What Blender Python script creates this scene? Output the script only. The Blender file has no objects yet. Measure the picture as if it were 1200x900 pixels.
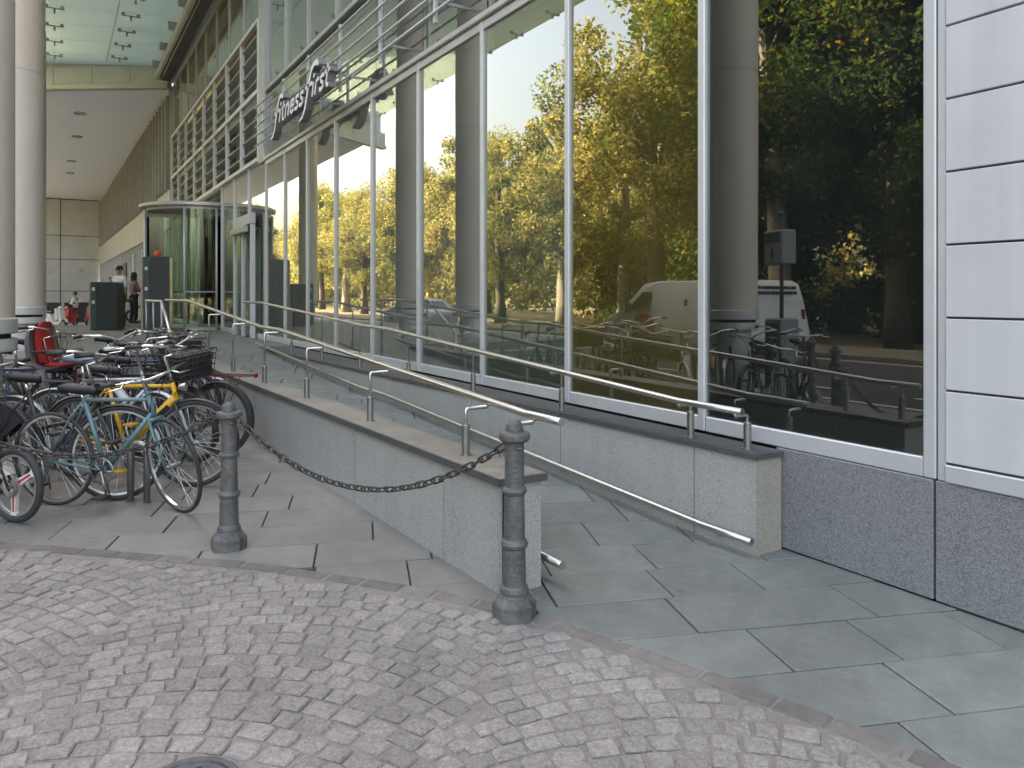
import bpy, math, random
from mathutils import Vector, Matrix
rnd = random.Random(7)
PI = math.pi
sc = bpy.context.scene
COL = sc.collection

# ---------------------------------------------------------------- camera
cam_d = bpy.data.cameras.new('camera')
cam = bpy.data.objects.new('camera', cam_d); COL.objects.link(cam)
cam.location = (0, 0, 1.5)
cam.rotation_euler = (PI/2, 0, math.radians(59.27))
cam_d.sensor_width = 36.0; cam_d.lens = 27.0
cam_d.shift_y = -103/1200
cam_d.clip_start = 0.05; cam_d.clip_end = 2000
sc.camera = cam
# ---------------------------------------------------------------- sky, sun, exposure
SUN_EL, SUN_AZ = math.radians(40), Vector((-0.50, 0.866, 0)).normalized()
w = bpy.data.worlds.new('World'); sc.world = w; w.use_nodes = True
nt = w.node_tree; nt.nodes.clear()
sky = nt.nodes.new('ShaderNodeTexSky'); sky.sky_type = 'NISHITA'; sky.sun_disc = False
sky.sun_elevation = SUN_EL; sky.sun_rotation = math.atan2(SUN_AZ.x, SUN_AZ.y)
sky.air_density = 1.0; sky.dust_density = 8.0; sky.ozone_density = 1.0
bg = nt.nodes.new('ShaderNodeBackground'); bg.inputs[1].default_value = 0.15
wo = nt.nodes.new('ShaderNodeOutputWorld')
nt.links.new(sky.outputs[0], bg.inputs[0]); nt.links.new(bg.outputs[0], wo.inputs[0])
sl = bpy.data.lights.new('sun', 'SUN'); sl.energy = 5.0; sl.angle = math.radians(0.5); sl.color = (1, .93, .82)
so = bpy.data.objects.new('sun', sl); COL.objects.link(so)
sd = Vector((SUN_AZ.x*math.cos(SUN_EL), SUN_AZ.y*math.cos(SUN_EL), math.sin(SUN_EL)))
so.rotation_euler = (-sd).to_track_quat('-Z', 'Y').to_euler(); so.location = (0, 40, 60)
sc.view_settings.view_transform = 'Standard'; sc.view_settings.look = 'None'
sc.view_settings.gamma = 1; sc.view_settings.use_curve_mapping = False
sc.view_settings.exposure = 3.45
sc.view_settings.use_white_balance = True; sc.view_settings.white_balance_temperature = 8700   # camera balanced for open shade
sc.render.engine = 'CYCLES'
sc.cycles.max_bounces = 7; sc.cycles.transparent_max_bounces = 16
sc.cycles.transmission_bounces = 8; sc.cycles.glossy_bounces = 5; sc.cycles.caustics_reflective = False

# ---------------------------------------------------------------- materials
MATS = {}
def mat(name, col, rough=.6, metal=0., var=.12, scale=6., bump=0., bscale=60., col2=None, island=0., spec=.5, coords='Object', dirt=0., grain=0., streak=0., spots=0.):
    """procedural Principled material: two-tone noise, optional relief and per-piece variation"""
    m = bpy.data.materials.new(name); m.use_nodes = True; MATS[name] = m
    n = m.node_tree; N = n.nodes; L = n.links; b = N['Principled BSDF']
    b.inputs['Roughness'].default_value = rough; b.inputs['Metallic'].default_value = metal
    b.inputs['Specular IOR Level'].default_value = spec
    tc = N.new('ShaderNodeTexCoord')
    if coords == 'World': vec_ = N.new('ShaderNodeNewGeometry').outputs['Position']
    else: vec_ = tc.outputs[coords]
    nz = N.new('ShaderNodeTexNoise'); nz.inputs['Scale'].default_value = scale; nz.inputs['Detail'].default_value = 6
    nz.inputs['Roughness'].default_value = .65
    L.new(vec_, nz.inputs['Vector'])
    rp = N.new('ShaderNodeValToRGB'); c2 = col2 or [c*(1+var) for c in col]; c1 = [c*(1-var) for c in col] if not col2 else col
    rp.color_ramp.elements[0].position = .33; rp.color_ramp.elements[1].position = .67
    rp.color_ramp.elements[0].color = (*c1, 1); rp.color_ramp.elements[1].color = (*c2, 1)
    L.new(nz.outputs['Fac'], rp.inputs[0]); out = rp.outputs[0]
    if island:
        g = N.new('ShaderNodeNewGeometry'); oi = N.new('ShaderNodeObjectInfo')
        ad = N.new('ShaderNodeMath'); ad.operation = 'ADD'; L.new(g.outputs['Random Per Island'], ad.inputs[0]); L.new(oi.outputs['Random'], ad.inputs[1])
        fr = N.new('ShaderNodeMath'); fr.operation = 'FRACT'; L.new(ad.outputs[0], fr.inputs[0])
        mr = N.new('ShaderNodeMapRange'); mr.inputs[3].default_value = 1-island; mr.inputs[4].default_value = 1+island; L.new(fr.outputs[0], mr.inputs[0])
        mx = N.new('ShaderNodeVectorMath'); mx.operation = 'SCALE'; L.new(out, mx.inputs[0]); L.new(mr.outputs[0], mx.inputs['Scale']); out = mx.outputs[0]
    if dirt:
        n3 = N.new('ShaderNodeTexNoise'); n3.inputs['Scale'].default_value = .9; n3.inputs['Detail'].default_value = 8; n3.inputs['Roughness'].default_value = .7
        L.new(vec_, n3.inputs['Vector'])
        m3 = N.new('ShaderNodeMapRange'); m3.inputs[1].default_value = .35; m3.inputs[2].default_value = .65; m3.inputs[3].default_value = 1-dirt; m3.inputs[4].default_value = 1+dirt*.4
        L.new(n3.outputs['Fac'], m3.inputs[0])
        mx = N.new('ShaderNodeVectorMath'); mx.operation = 'SCALE'; L.new(out, mx.inputs[0]); L.new(m3.outputs[0], mx.inputs['Scale']); out = mx.outputs[0]
    def modulate(out, vec, sc, lo, hi, k0, k1, detail=4):
        n4 = N.new('ShaderNodeTexNoise'); n4.inputs['Scale'].default_value = sc; n4.inputs['Detail'].default_value = detail; L.new(vec, n4.inputs['Vector'])
        m4 = N.new('ShaderNodeMapRange'); m4.inputs[1].default_value = lo; m4.inputs[2].default_value = hi; m4.inputs[3].default_value = k0; m4.inputs[4].default_value = k1
        L.new(n4.outputs['Fac'], m4.inputs[0]); x4 = N.new('ShaderNodeVectorMath'); x4.operation = 'SCALE'; L.new(out, x4.inputs[0]); L.new(m4.outputs[0], x4.inputs['Scale']); return x4.outputs[0]
    if grain: out = modulate(out, vec_, 220, .35, .65, 1-grain, 1+grain, 2)
    if spots:
        vo = N.new('ShaderNodeTexVoronoi'); vo.inputs['Scale'].default_value = 3.2; L.new(vec_, vo.inputs['Vector'])
        m5 = N.new('ShaderNodeMapRange'); m5.inputs[1].default_value = .035; m5.inputs[2].default_value = .075; m5.inputs[3].default_value = 1-spots; m5.inputs[4].default_value = 1; L.new(vo.outputs['Distance'], m5.inputs[0])
        x5 = N.new('ShaderNodeVectorMath'); x5.operation = 'SCALE'; L.new(out, x5.inputs[0]); L.new(m5.outputs[0], x5.inputs['Scale']); out = x5.outputs[0]
    if streak:
        mp = N.new('ShaderNodeMapping'); mp.inputs['Scale'].default_value = (7, 7, .35); L.new(vec_, mp.inputs[0])
        out = modulate(out, mp.outputs[0], 1.0, .45, .75, 1.0, 1-streak)
    L.new(out, b.inputs['Base Color'])
    if bump:
        n2 = N.new('ShaderNodeTexNoise'); n2.inputs['Scale'].default_value = bscale; n2.inputs['Detail'].default_value = 5
        L.new(vec_, n2.inputs['Vector'])
        bp = N.new('ShaderNodeBump'); bp.inputs['Strength'].default_value = bump; bp.inputs['Distance'].default_value = .01
        L.new(n2.outputs['Fac'], bp.inputs['Height']); L.new(bp.outputs[0], b.inputs['Normal'])
    return m

def granite(name, a, bcol, rough=.55, scale=170):
    m = mat(name, a, rough, scale=4, var=.08, dirt=.18, streak=.22, coords='World')
    n = m.node_tree; N = n.nodes; L = n.links; b = N['Principled BSDF']
    src = b.inputs['Base Color'].links[0].from_socket
    tc = [x for x in N if x.type == 'TEX_COORD'][0]
    v = N.new('ShaderNodeTexVoronoi'); v.inputs['Scale'].default_value = scale; L.new(tc.outputs['Object'], v.inputs['Vector'])
    nz = N.new('ShaderNodeTexNoise'); nz.inputs['Scale'].default_value = scale*.55; nz.inputs['Detail'].default_value = 3; L.new(tc.outputs['Object'], nz.inputs['Vector'])
    sp = N.new('ShaderNodeSeparateColor'); L.new(v.outputs['Color'], sp.inputs[0])
    ad = N.new('ShaderNodeMath'); ad.operation = 'ADD'; L.new(sp.outputs[0], ad.inputs[0]); L.new(nz.outputs['Fac'], ad.inputs[1])
    r = N.new('ShaderNodeMapRange'); r.inputs[1].default_value = .55; r.inputs[2].default_value = 1.45; L.new(ad.outputs[0], r.inputs[0])
    mx = N.new('ShaderNodeMix'); mx.data_type = 'RGBA'; L.new(r.outputs[0], mx.inputs[0]); L.new(src, mx.inputs[6]); mx.inputs[7].default_value = (*bcol, 1)
    L.new(mx.outputs[2], b.inputs['Base Color'])
    return m

def glass_mat(name, tint, ior=1.9, boost=1.0, wave=.0, rough=0.0, glow_veil=None, amount=.0):
    m = bpy.data.materials.new(name); m.use_nodes = True; MATS[name] = m
    n = m.node_tree; N = n.nodes; L = n.links; N.remove(N['Principled BSDF']); o = N['Material Output']
    t = N.new('ShaderNodeBsdfTransparent'); t.inputs[0].default_value = (*tint, 1)
    g = N.new('ShaderNodeBsdfGlossy'); g.inputs['Roughness'].default_value = rough; g.inputs[0].default_value = (.97, 1, .96, 1)
    f = N.new('ShaderNodeFresnel'); f.inputs[0].default_value = ior
    mu = N.new('ShaderNodeMath'); mu.operation = 'MULTIPLY'; mu.use_clamp = True; mu.inputs[1].default_value = boost; L.new(f.outputs[0], mu.inputs[0])
    mx = N.new('ShaderNodeMixShader'); L.new(mu.outputs[0], mx.inputs[0]); L.new(t.outputs[0], mx.inputs[1]); L.new(g.outputs[0], mx.inputs[2])
    if wave:
        tc = N.new('ShaderNodeTexCoord'); nz = N.new('ShaderNodeTexNoise'); nz.inputs['Scale'].default_value = .9; nz.inputs['Detail'].default_value = 1
        L.new(tc.outputs['Object'], nz.inputs['Vector'])
        bp = N.new('ShaderNodeBump'); bp.inputs['Strength'].default_value = wave; bp.inputs['Distance'].default_value = .02
        L.new(nz.outputs['Fac'], bp.inputs['Height']); L.new(bp.outputs[0], g.inputs['Normal'])
    top = mx
    if glow_veil:                                            # diffuse veil paints room glow and haze into the pane, uneven in smears
        d = N.new('ShaderNodeBsdfDiffuse'); d.inputs[0].default_value = (*glow_veil, 1)
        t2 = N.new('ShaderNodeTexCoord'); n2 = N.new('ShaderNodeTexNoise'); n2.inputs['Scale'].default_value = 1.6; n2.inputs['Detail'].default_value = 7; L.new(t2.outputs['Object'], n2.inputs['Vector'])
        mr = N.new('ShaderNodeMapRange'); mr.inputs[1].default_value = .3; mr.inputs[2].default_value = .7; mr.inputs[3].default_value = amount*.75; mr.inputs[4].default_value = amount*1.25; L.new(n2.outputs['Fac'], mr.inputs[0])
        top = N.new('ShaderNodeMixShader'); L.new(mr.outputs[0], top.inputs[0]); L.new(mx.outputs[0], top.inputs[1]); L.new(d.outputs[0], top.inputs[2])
    L.new(top.outputs[0], o.inputs[0]); return m

def leaf_mat(name, a, b_, gold, thr):
    m = bpy.data.materials.new(name); m.use_nodes = True; MATS[name] = m
    n = m.node_tree; N = n.nodes; L = n.links; N.remove(N['Principled BSDF']); o = N['Material Output']
    g = N.new('ShaderNodeNewGeometry'); oi = N.new('ShaderNodeObjectInfo')
    r = N.new('ShaderNodeValToRGB'); e = r.color_ramp.elements
    e[0].position = 0; e[0].color = (*a, 1); e[1].position = thr; e[1].color = (*b_, 1)
    k = e.new(1.0); k.color = (*gold, 1)
    nz = N.new('ShaderNodeTexNoise'); nz.inputs['Scale'].default_value = .45; L.new(g.outputs['Position'], nz.inputs['Vector'])
    mx0 = N.new('ShaderNodeMath'); mx0.operation = 'MULTIPLY_ADD'; mx0.inputs[1].default_value = 1.1; L.new(nz.outputs['Fac'], mx0.inputs[0])
    sb = N.new('ShaderNodeMath'); sb.operation = 'MULTIPLY_ADD'; sb.inputs[1].default_value = .7; sb.inputs[2].default_value = -.42; L.new(g.outputs['Random Per Island'], sb.inputs[0])
    L.new(sb.outputs[0], mx0.inputs[2]); L.new(mx0.outputs[0], r.inputs[0])
    d = N.new('ShaderNodeBsdfDiffuse'); t = N.new('ShaderNodeBsdfTranslucent'); L.new(r.outputs[0], d.inputs[0]); L.new(r.outputs[0], t.inputs[0])
    mx = N.new('ShaderNodeMixShader'); mx.inputs[0].default_value = .45; L.new(d.outputs[0], mx.inputs[1]); L.new(t.outputs[0], mx.inputs[2])
    L.new(mx.outputs[0], o.inputs[0]); return m

granite('granite_wall', (.29, .285, .27), (.48, .47, .45), .55, 270)
granite('granite_end', (.27, .245, .205), (.44, .40, .34), .55, 250)
granite('granite_blue', (.15, .15, .16), (.30, .30, .315), .5, 230)
mat('coping_slate', (.085, .085, .083), .6, var=.15, scale=9, bump=.15, bscale=90, dirt=.2)
mat('coping_top', (.245, .222, .188), .7, var=.12, scale=14, bump=.2, bscale=120, dirt=.25)
mat('slab_slate', (.168, .180, .164), .6, scale=7, col2=(.212, .225, .205), bump=.3, bscale=60, island=.10, dirt=.26, grain=.14, coords='World', spots=.3)
mat('slab_grey', (.185, .178, .163), .65, scale=3.2, col2=(.225, .213, .195), bump=.3, bscale=60, island=.09, dirt=.26, grain=.14, coords='World', spots=.3)
mat('joint_dark', (.035, .034, .032), .95, var=.3, scale=30)
mat('bed_sand', (.195, .174, .155), .95, scale=25, col2=(.265, .238, .215), bump=.5, bscale=120, dirt=.2)
mat('cobble', (.195, .176, .163), .85, scale=60, col2=(.325, .297, .277), bump=.5, bscale=110, island=.14, dirt=.24, grain=.18, coords='World', spots=.2)
mat('border_stone', (.135, .122, .112), .75, scale=9, col2=(.195, .178, .165), bump=.4, bscale=70, island=.22, dirt=.2, coords='World')
mat('asphalt', (.045, .045, .047), .85, var=.2, scale=40, bump=.3, bscale=150, dirt=.2)
mat('road_paint', (.62, .62, .6), .7, var=.1, scale=20)
mat('arcade_paving', (.40, .40, .41), .8, var=.1, scale=2, dirt=.15)
mat('far_paving', (.14, .125, .11), .85, var=.2, scale=5)
mat('park_ground', (.05, .055, .025), .95, scale=2, col2=(.12, .085, .035))
mat('steel', (.56, .55, .53), .30, 1., var=.06, scale=12)
mat('steel_dark', (.33, .33, .325), .42, 1., var=.1, scale=18)
mat('chrome', (.75, .75, .75), .16, 1., var=.04)
mat('aluminium', (.64, .65, .66), .42, .3, var=.04, scale=2, dirt=.08)
mat('alu_grey', (.44, .45, .44), .5, .3, var=.05, scale=2, dirt=.1)
mat('white_panel', (.63, .625, .635), .5, 0, var=.02, scale=1.2, dirt=.08, streak=.10, island=.025, coords='World')
mat('iron', (.105, .103, .10), .55, .2, scale=16, col2=(.18, .175, .17), bump=.5, bscale=60, dirt=.4, grain=.2)
mat('chain_iron', (.06, .057, .052), .6, .35, var=.35, scale=50)
mat('column_paint', (.74, .65, .56), .42, 0, var=.03, scale=1.5, dirt=.06)
mat('column_base', (.62, .62, .61), .4, .2, var=.05)
mat('soffit', (.76, .81, .88), .8, 0, var=.02, scale=.6)
mat('stone_panel', (.53, .56, .60), .7, var=.05, scale=1.2, dirt=.12)
mat('beam_panel', (.50, .53, .56), .7, var=.05, scale=1.0, dirt=.12)
mat('fin_panel', (.34, .345, .345), .6, var=.08, scale=1.2, dirt=.1)
mat('fascia', (.43, .455, .43), .55, .1, var=.04, scale=1.0, dirt=.08)
mat('louvre_back', (.36, .36, .34), .7, var=.12, scale=.7)
mat('panel_gap', (.11, .11, .115), .8, var=.1)
mat('dark_panel', (.03, .033, .035), .45, var=.2)
mat('upper_cladding', (.33, .33, .33), .6, var=.05, scale=.7)
mat('interior_floor', (.10, .10, .095), .5, var=.1)
mat('interior_wall', (.10, .115, .105), .8, var=.15, scale=.8)
mat('interior_ceiling', (.30, .30, .29), .8, var=.05)
mat('gold_curtain', (.50, .33, .07), .75, scale=1.1, col2=(.62, .42, .11))
mat('green_partition', (.20, .42, .27), .6, scale=1.0, col2=(.27, .52, .35))
mat('sign_white', (.88, .88, .87), .4, var=.02)
mat('sign_side', (.26, .265, .27), .5, .2, var=.06)
mat('box_dark', (.022, .033, .036), .45, var=.15, scale=3)
mat('box_edge', (.04, .075, .065), .45, var=.1)
mat('box_wood', (.42, .33, .22), .6, var=.1, scale=8)
mat('lamp_red', (.75, .08, .03), .3, var=.1)
mat('black_plastic', (.028, .028, .03), .45, var=.2, scale=20)
mat('rubber', (.04, .04, .04), .75, var=.25, scale=30)
mat('black_paint', (.032, .032, .035), .28, .1, var=.15)
mat('teal_paint', (.11, .215, .235), .38, .1, var=.12, scale=25, dirt=.15)
mat('yellow_paint', (.70, .37, .02), .32, 0, var=.06)
mat('red_paint', (.55, .03, .025), .3, 0, var=.08)
mat('red_cloth', (.50, .035, .03), .8, 0, var=.12, scale=14)
mat('grey_plastic', (.17, .17, .175), .5, var=.08)
mat('white_plastic', (.68, .68, .66), .4, var=.04)
mat('white_paint', (.74, .75, .77), .25, 0, var=.02)
mat('blue_paint', (.05, .08, .17), .35, .1, var=.1)
mat('maroon_paint', (.12, .03, .05), .35, .1, var=.1)
mat('silver_paint', (.42, .43, .44), .35, .6, var=.06)
mat('blue_grey_vinyl', (.16, .19, .24), .5, var=.1)
mat('brown_leather', (.09, .055, .035), .6, var=.2)
mat('car_glass', (.012, .015, .017), .05, 0, var=.1, spec=.8)
mat('car_grey', (.10, .105, .11), .25, .4, var=.04)
mat('tail_lamp', (.35, .015, .012), .2, var=.1)
mat('skin', (.44, .27, .19), .55, var=.05)
mat('hair_dark', (.02, .014, .010), .6, var=.2)
mat('shirt_white', (.72, .73, .75), .85, var=.04)
mat('trousers_dark', (.018, .018, .022), .85, var=.15)
mat('floral_blouse', (.03, .018, .02), .8, scale=14, col2=(.45, .25, .25))
mat('bark', (.075, .06, .045), .9, var=.3, scale=3, bump=.6, bscale=12)
mat('bark_pale', (.17, .155, .12), .85, scale=2, col2=(.29, .27, .21), bump=.3, bscale=10)
mat('manhole_iron', (.09, .095, .11), .5, .4, var=.2, scale=30, bump=.3, bscale=60)
mat('meter_grey', (.26, .28, .29), .5, var=.05)
mat('meter_dark', (.06, .075, .08), .5, var=.1)
mat('dry_leaf', (.30, .17, .04), .8, scale=10, col2=(.20, .10, .03), island=.4)
leaf_mat('leaves_green', (.035, .065, .018), (.085, .13, .03), (.42, .27, .02), .72)
leaf_mat('leaves_gold', (.06, .095, .03), (.22, .22, .075), (.64, .50, .19), .55)
leaf_mat('leaves_dark', (.03, .055, .02), (.07, .11, .03), (.45, .32, .03), .8)
glass_mat('glass_window', (.72, .82, .74), 2.6, 1.4, wave=.012, glow_veil=(.84, .88, .78), amount=.085)
glass_mat('glass_clear', (.72, .82, .74), 2.25, 1.2, wave=.012, glow_veil=(.55, .62, .58), amount=.018)
glass_mat('glass_gold_glow', (.80, .72, .40), 2.35, 1.3, wave=.012, glow_veil=(.72, .58, .20), amount=.075)  # gold glow of the room painted into the pane's tint and veil
glass_mat('glass_olive_glow', (.70, .80, .55), 2.4, 1.35, wave=.012, glow_veil=(.66, .80, .56), amount=.075)  # green glow of the room painted into the pane's tint and veil
glass_mat('glass_drum', (.80, .88, .82), 1.6, 1.0)
def canopy_mat():
    m = bpy.data.materials.new('glass_canopy'); m.use_nodes = True; MATS['glass_canopy'] = m
    n = m.node_tree; N = n.nodes; L = n.links; N.remove(N['Principled BSDF']); o = N['Material Output']
    t = N.new('ShaderNodeBsdfTransparent'); t.inputs[0].default_value = (.62, .67, .63, 1)
    d = N.new('ShaderNodeBsdfTranslucent'); d.inputs[0].default_value = (.62, .71, .65, 1)
    e = N.new('ShaderNodeBsdfDiffuse'); e.inputs[0].default_value = (.48, .55, .50, 1)
    tc = N.new('ShaderNodeTexCoord'); nz = N.new('ShaderNodeTexNoise'); nz.inputs['Scale'].default_value = .8; nz.inputs['Detail'].default_value = 6
    L.new(tc.outputs['Object'], nz.inputs['Vector'])
    mr = N.new('ShaderNodeMapRange'); mr.inputs[1].default_value = .3; mr.inputs[2].default_value = .7; mr.inputs[3].default_value = .86; mr.inputs[4].default_value = .97; L.new(nz.outputs['Fac'], mr.inputs[0])
    a = N.new('ShaderNodeMixShader'); a.inputs[0].default_value = .6; L.new(d.outputs[0], a.inputs[1]); L.new(e.outputs[0], a.inputs[2])
    b = N.new('ShaderNodeMixShader'); L.new(mr.outputs[0], b.inputs[0]); L.new(t.outputs[0], b.inputs[1]); L.new(a.outputs[0], b.inputs[2])
    L.new(b.outputs[0], o.inputs[0])
canopy_mat()
M = MATS

# ---------------------------------------------------------------- mesh builder
class MB:
    def __init__(s): s.v = []; s.f = []; s.sm = []; s.mi = []
    def add(s, vs, fs, smooth=False, mi=0):
        o = len(s.v); s.v += [tuple(v) for v in vs]
        for f in fs: s.f.append(tuple(i+o for i in f)); s.sm.append(smooth); s.mi.append(mi)
        return s
    def box(s, x0, x1, y0, y1, z0, z1, mi=0, T=None):
        vs = [Vector((x, y, z)) for x in (x0, x1) for y in (y0, y1) for z in (z0, z1)]
        if T: vs = [T @ v for v in vs]
        return s.add(vs, [(0,1,3,2), (4,6,7,5), (0,4,5,1), (2,3,7,6), (0,2,6,4), (1,5,7,3)], mi=mi)
    def cbox(s, x0, x1, y0, y1, z0, z1, c=.01, mi=0, T=None, smooth=False):
        """box with chamfered edges"""
        X = (x0, x1); Y = (y0, y1); Z = (z0, z1); sg = (1, -1); vs = []; idx = {}
        for i in (0, 1):
            for j in (0, 1):
                for k in (0, 1):
                    for a in range(3):
                        p = [X[i]+sg[i]*c, Y[j]+sg[j]*c, Z[k]+sg[k]*c]
                        p[a] = (X[i], Y[j], Z[k])[a]; idx[(i, j, k, a)] = len(vs); vs.append(Vector(p))
        fs = []
        for a in range(3):
            b, d = (a+1) % 3, (a+2) % 3
            for s_ in (0, 1):
                q = []
                for (u, w_) in ((0, 0), (1, 0), (1, 1), (0, 1)):
                    t = [0, 0, 0]; t[a] = s_; t[b] = u; t[d] = w_; q.append(idx[(*t, a)])
                fs.append(q if s_ else q[::-1])
            for u in (0, 1):
                for w_ in (0, 1):
                    t = [0, 0, 0]; t[b] = u; t[d] = w_; t0 = tuple(t); t[a] = 1; t1 = tuple(t)
                    q = [idx[(*t0, b)], idx[(*t1, b)], idx[(*t1, d)], idx[(*t0, d)]]
                    fs.append(q if (u == w_) == True else q[::-1])
        for i in (0, 1):
            for j in (0, 1):
                for k in (0, 1):
                    q = [idx[(i, j, k, 0)], idx[(i, j, k, 1)], idx[(i, j, k, 2)]]
                    fs.append(q if (i+j+k) % 2 else q[::-1])
        if T: vs = [T @ v for v in vs]
        return s.add(vs, fs, smooth, mi)
    def tube(s, pts, r, n=8, closed=False, caps=True, mi=0, smooth=True, squash=None):
        pts = [Vector(p) for p in pts]; m = len(pts); rs = r if isinstance(r, (list, tuple)) else [r]*m
        vs = []; up = None
        for i, p in enumerate(pts):
            if closed: d = (pts[(i+1) % m]-pts[i-1])
            else: d = pts[min(i+1, m-1)]-pts[max(i-1, 0)]
            d = d.normalized() if d.length > 1e-9 else Vector((0, 0, 1))
            if up is None:
                up = Vector((0, 0, 1)) if abs(d.z) < .9 else Vector((1, 0, 0))
            a = d.cross(up)
            if a.length < 1e-6: a = d.cross(Vector((0, 1, 0)))
            a.normalize(); up = a.cross(d).normalized()
            k = 1.
            if 0 < i < m-1 or closed:
                e = (pts[(i+1) % m]-p).normalized(); k = 1/max(.6, d.dot(e))
            for j in range(n):
                t = 2*PI*(j+.5)/n; vs.append(p + (a*math.cos(t)*k + up*math.sin(t))*rs[i])
        fs = []
        for i in range(m if closed else m-1):
            i2 = (i+1) % m
            for j in range(n): fs.append((i*n+j, i*n+(j+1) % n, i2*n+(j+1) % n, i2*n+j))
        s.add(vs, fs, smooth, mi)
        if caps and not closed:
            o = len(s.v)-len(vs)
            s.f.append(tuple(o+j for j in range(n-1, -1, -1))); s.sm.append(False); s.mi.append(mi)
            s.f.append(tuple(o+(m-1)*n+j for j in range(n))); s.sm.append(False); s.mi.append(mi)
        return s
    def lathe(s, prof, n=16, o=(0, 0, 0), mi=0, smooth=True, T=None, caps=True, sharp=True):
        """prof = [(r, z)]; rings doubled at corners so edges stay crisp"""
        o = Vector(o)
        segs = [(prof[i], prof[i+1]) for i in range(len(prof)-1)]
        if not sharp:
            segs = [tuple(prof)]
        for sg in segs:
            vs = []; k = len(sg)
            for (r, z) in sg:
                for j in range(n):
                    t = 2*PI*j/n; v = Vector((r*math.cos(t), r*math.sin(t), z)); v = (T @ v) if T else v; vs.append(v+o)
            fs = [(i*n+j, i*n+(j+1) % n, (i+1)*n+(j+1) % n, (i+1)*n+j) for i in range(k-1) for j in range(n)]
            s.add(vs, fs, smooth, mi)
        if caps:
            for (r, z), flip in ((prof[0], True), (prof[-1], False)):
                if r > 1e-4:
                    vs = [Vector((r*math.cos(2*PI*j/n), r*math.sin(2*PI*j/n), z)) for j in range(n)]
                    vs = [(T @ v if T else v)+o for v in vs]
                    s.add(vs, [tuple(range(n))[::-1] if flip else tuple(range(n))], False, mi)
        return s
    def prism(s, poly, z0, z1, c=0., mi=0, zf=None):
        """convex polygon slab with optional chamfered top edge; zf(x,y) lifts it onto a slope"""
        n = len(poly); cx = sum(p[0] for p in poly)/n; cy = sum(p[1] for p in poly)/n
        zf = zf or (lambda x, y: 0.)
        vs = [(p[0], p[1], z0+zf(p[0], p[1])) for p in poly]
        vs += [(p[0], p[1], z1-c+zf(p[0], p[1])) for p in poly]
        fs = [tuple(range(n))[::-1]] + [(i, (i+1) % n, n+(i+1) % n, n+i) for i in range(n)]
        if c:
            for p in poly:
                d = math.hypot(cx-p[0], cy-p[1]) or 1; k = min(.3, 1.5*c/d)
                x, y = p[0]+(cx-p[0])*k, p[1]+(cy-p[1])*k; vs.append((x, y, z1+zf(x, y)))
            fs += [(n+i, n+(i+1) % n, 2*n+(i+1) % n, 2*n+i) for i in range(n)] + [tuple(range(2*n, 3*n))]
        else: fs.append(tuple(range(n, 2*n)))
        return s.add(vs, fs, False, mi)
    def extrude_y(s, poly, y0, y1, mi=0, T=None):
        """outline in (x, z) pushed through y"""
        n = len(poly); vs = [Vector((x, y0, z)) for x, z in poly]+[Vector((x, y1, z)) for x, z in poly]
        if T: vs = [T @ v for v in vs]
        return s.add(vs, [tuple(range(n)), tuple(range(2*n-1, n-1, -1))]+[(i, n+i, n+(i+1) % n, (i+1) % n) for i in range(n)], mi=mi)
    def ball(s, c, r, n=10, k=6, mi=0, T=None):
        rx, ry, rz = r if isinstance(r, (tuple, list)) else (r, r, r); vs = []; c = Vector(c)
        for i in range(k+1):
            a = PI*i/k
            for j in range(n):
                t = 2*PI*j/n; v = Vector((rx*math.sin(a)*math.cos(t), ry*math.sin(a)*math.sin(t), -rz*math.cos(a))); vs.append((T @ v if T else v)+c)
        return s.add(vs, [(i*n+j, i*n+(j+1) % n, (i+1)*n+(j+1) % n, (i+1)*n+j) for i in range(k) for j in range(n)], True, mi)
    def mesh(s, name, mats):
        me = bpy.data.meshes.new(name); me.from_pydata(s.v, [], s.f)
        for m in (mats if isinstance(mats, (list, tuple)) else [mats]): me.materials.append(M[m] if isinstance(m, str) else m)
        me.polygons.foreach_set('use_smooth', s.sm); me.polygons.foreach_set('material_index', s.mi)
        me.update(); return me
    def build(s, name, mats, parent=None, **k):
        return link(name, s.mesh(name, mats), parent, **k)

def link(name, data, parent=None, loc=None, rot=None, mw=None, label=None, cat=None, group=None, kind=None):
    o = bpy.data.objects.new(name, data); COL.objects.link(o)
    if parent: o.parent = parent
    if mw is not None: o.matrix_local = mw
    if loc is not None: o.location = loc
    if rot is not None: o.rotation_euler = rot
    return tag(o, label, cat, group, kind)
def tag(o, label=None, cat=None, group=None, kind=None):
    for k, v in (('label', label), ('category', cat), ('group', group), ('kind', kind)):
        if v: o[k] = v
    return o
def thing(name, label, cat, loc=(0, 0, 0), rz=0., group=None):
    return link(name, None, loc=loc, rot=(0, 0, rz), label=label, cat=cat, group=group)
def copy_tree(o, parent=None):
    c = o.copy(); COL.objects.link(c); c.parent = parent
    for ch in o.children: copy_tree(ch, c)
    return c
def lerp(a, b, t): return a+(b-a)*t
def interp(tab, x):
    if x <= tab[0][0]: return tab[0][1]+(x-tab[0][0])*(tab[1][1]-tab[0][1])/(tab[1][0]-tab[0][0])
    for (a, b), (c, d) in zip(tab, tab[1:]):
        if x <= c: return lerp(b, d, (x-a)/(c-a))
    (a, b), (c, d) = tab[-2:]; return d+(x-c)*(d-b)/(c-a)
def clip(poly, nx, ny, d):
    """keep nx*x+ny*y <= d"""
    out = []
    for i, p in enumerate(poly):
        q = poly[(i+1) % len(poly)]; a = nx*p[0]+ny*p[1]-d; b = nx*q[0]+ny*q[1]-d
        if a <= 0: out.append(p)
        if (a < 0 < b) or (b < 0 < a): t = a/(a-b); out.append((lerp(p[0], q[0], t), lerp(p[1], q[1], t)))
    return out
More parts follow.
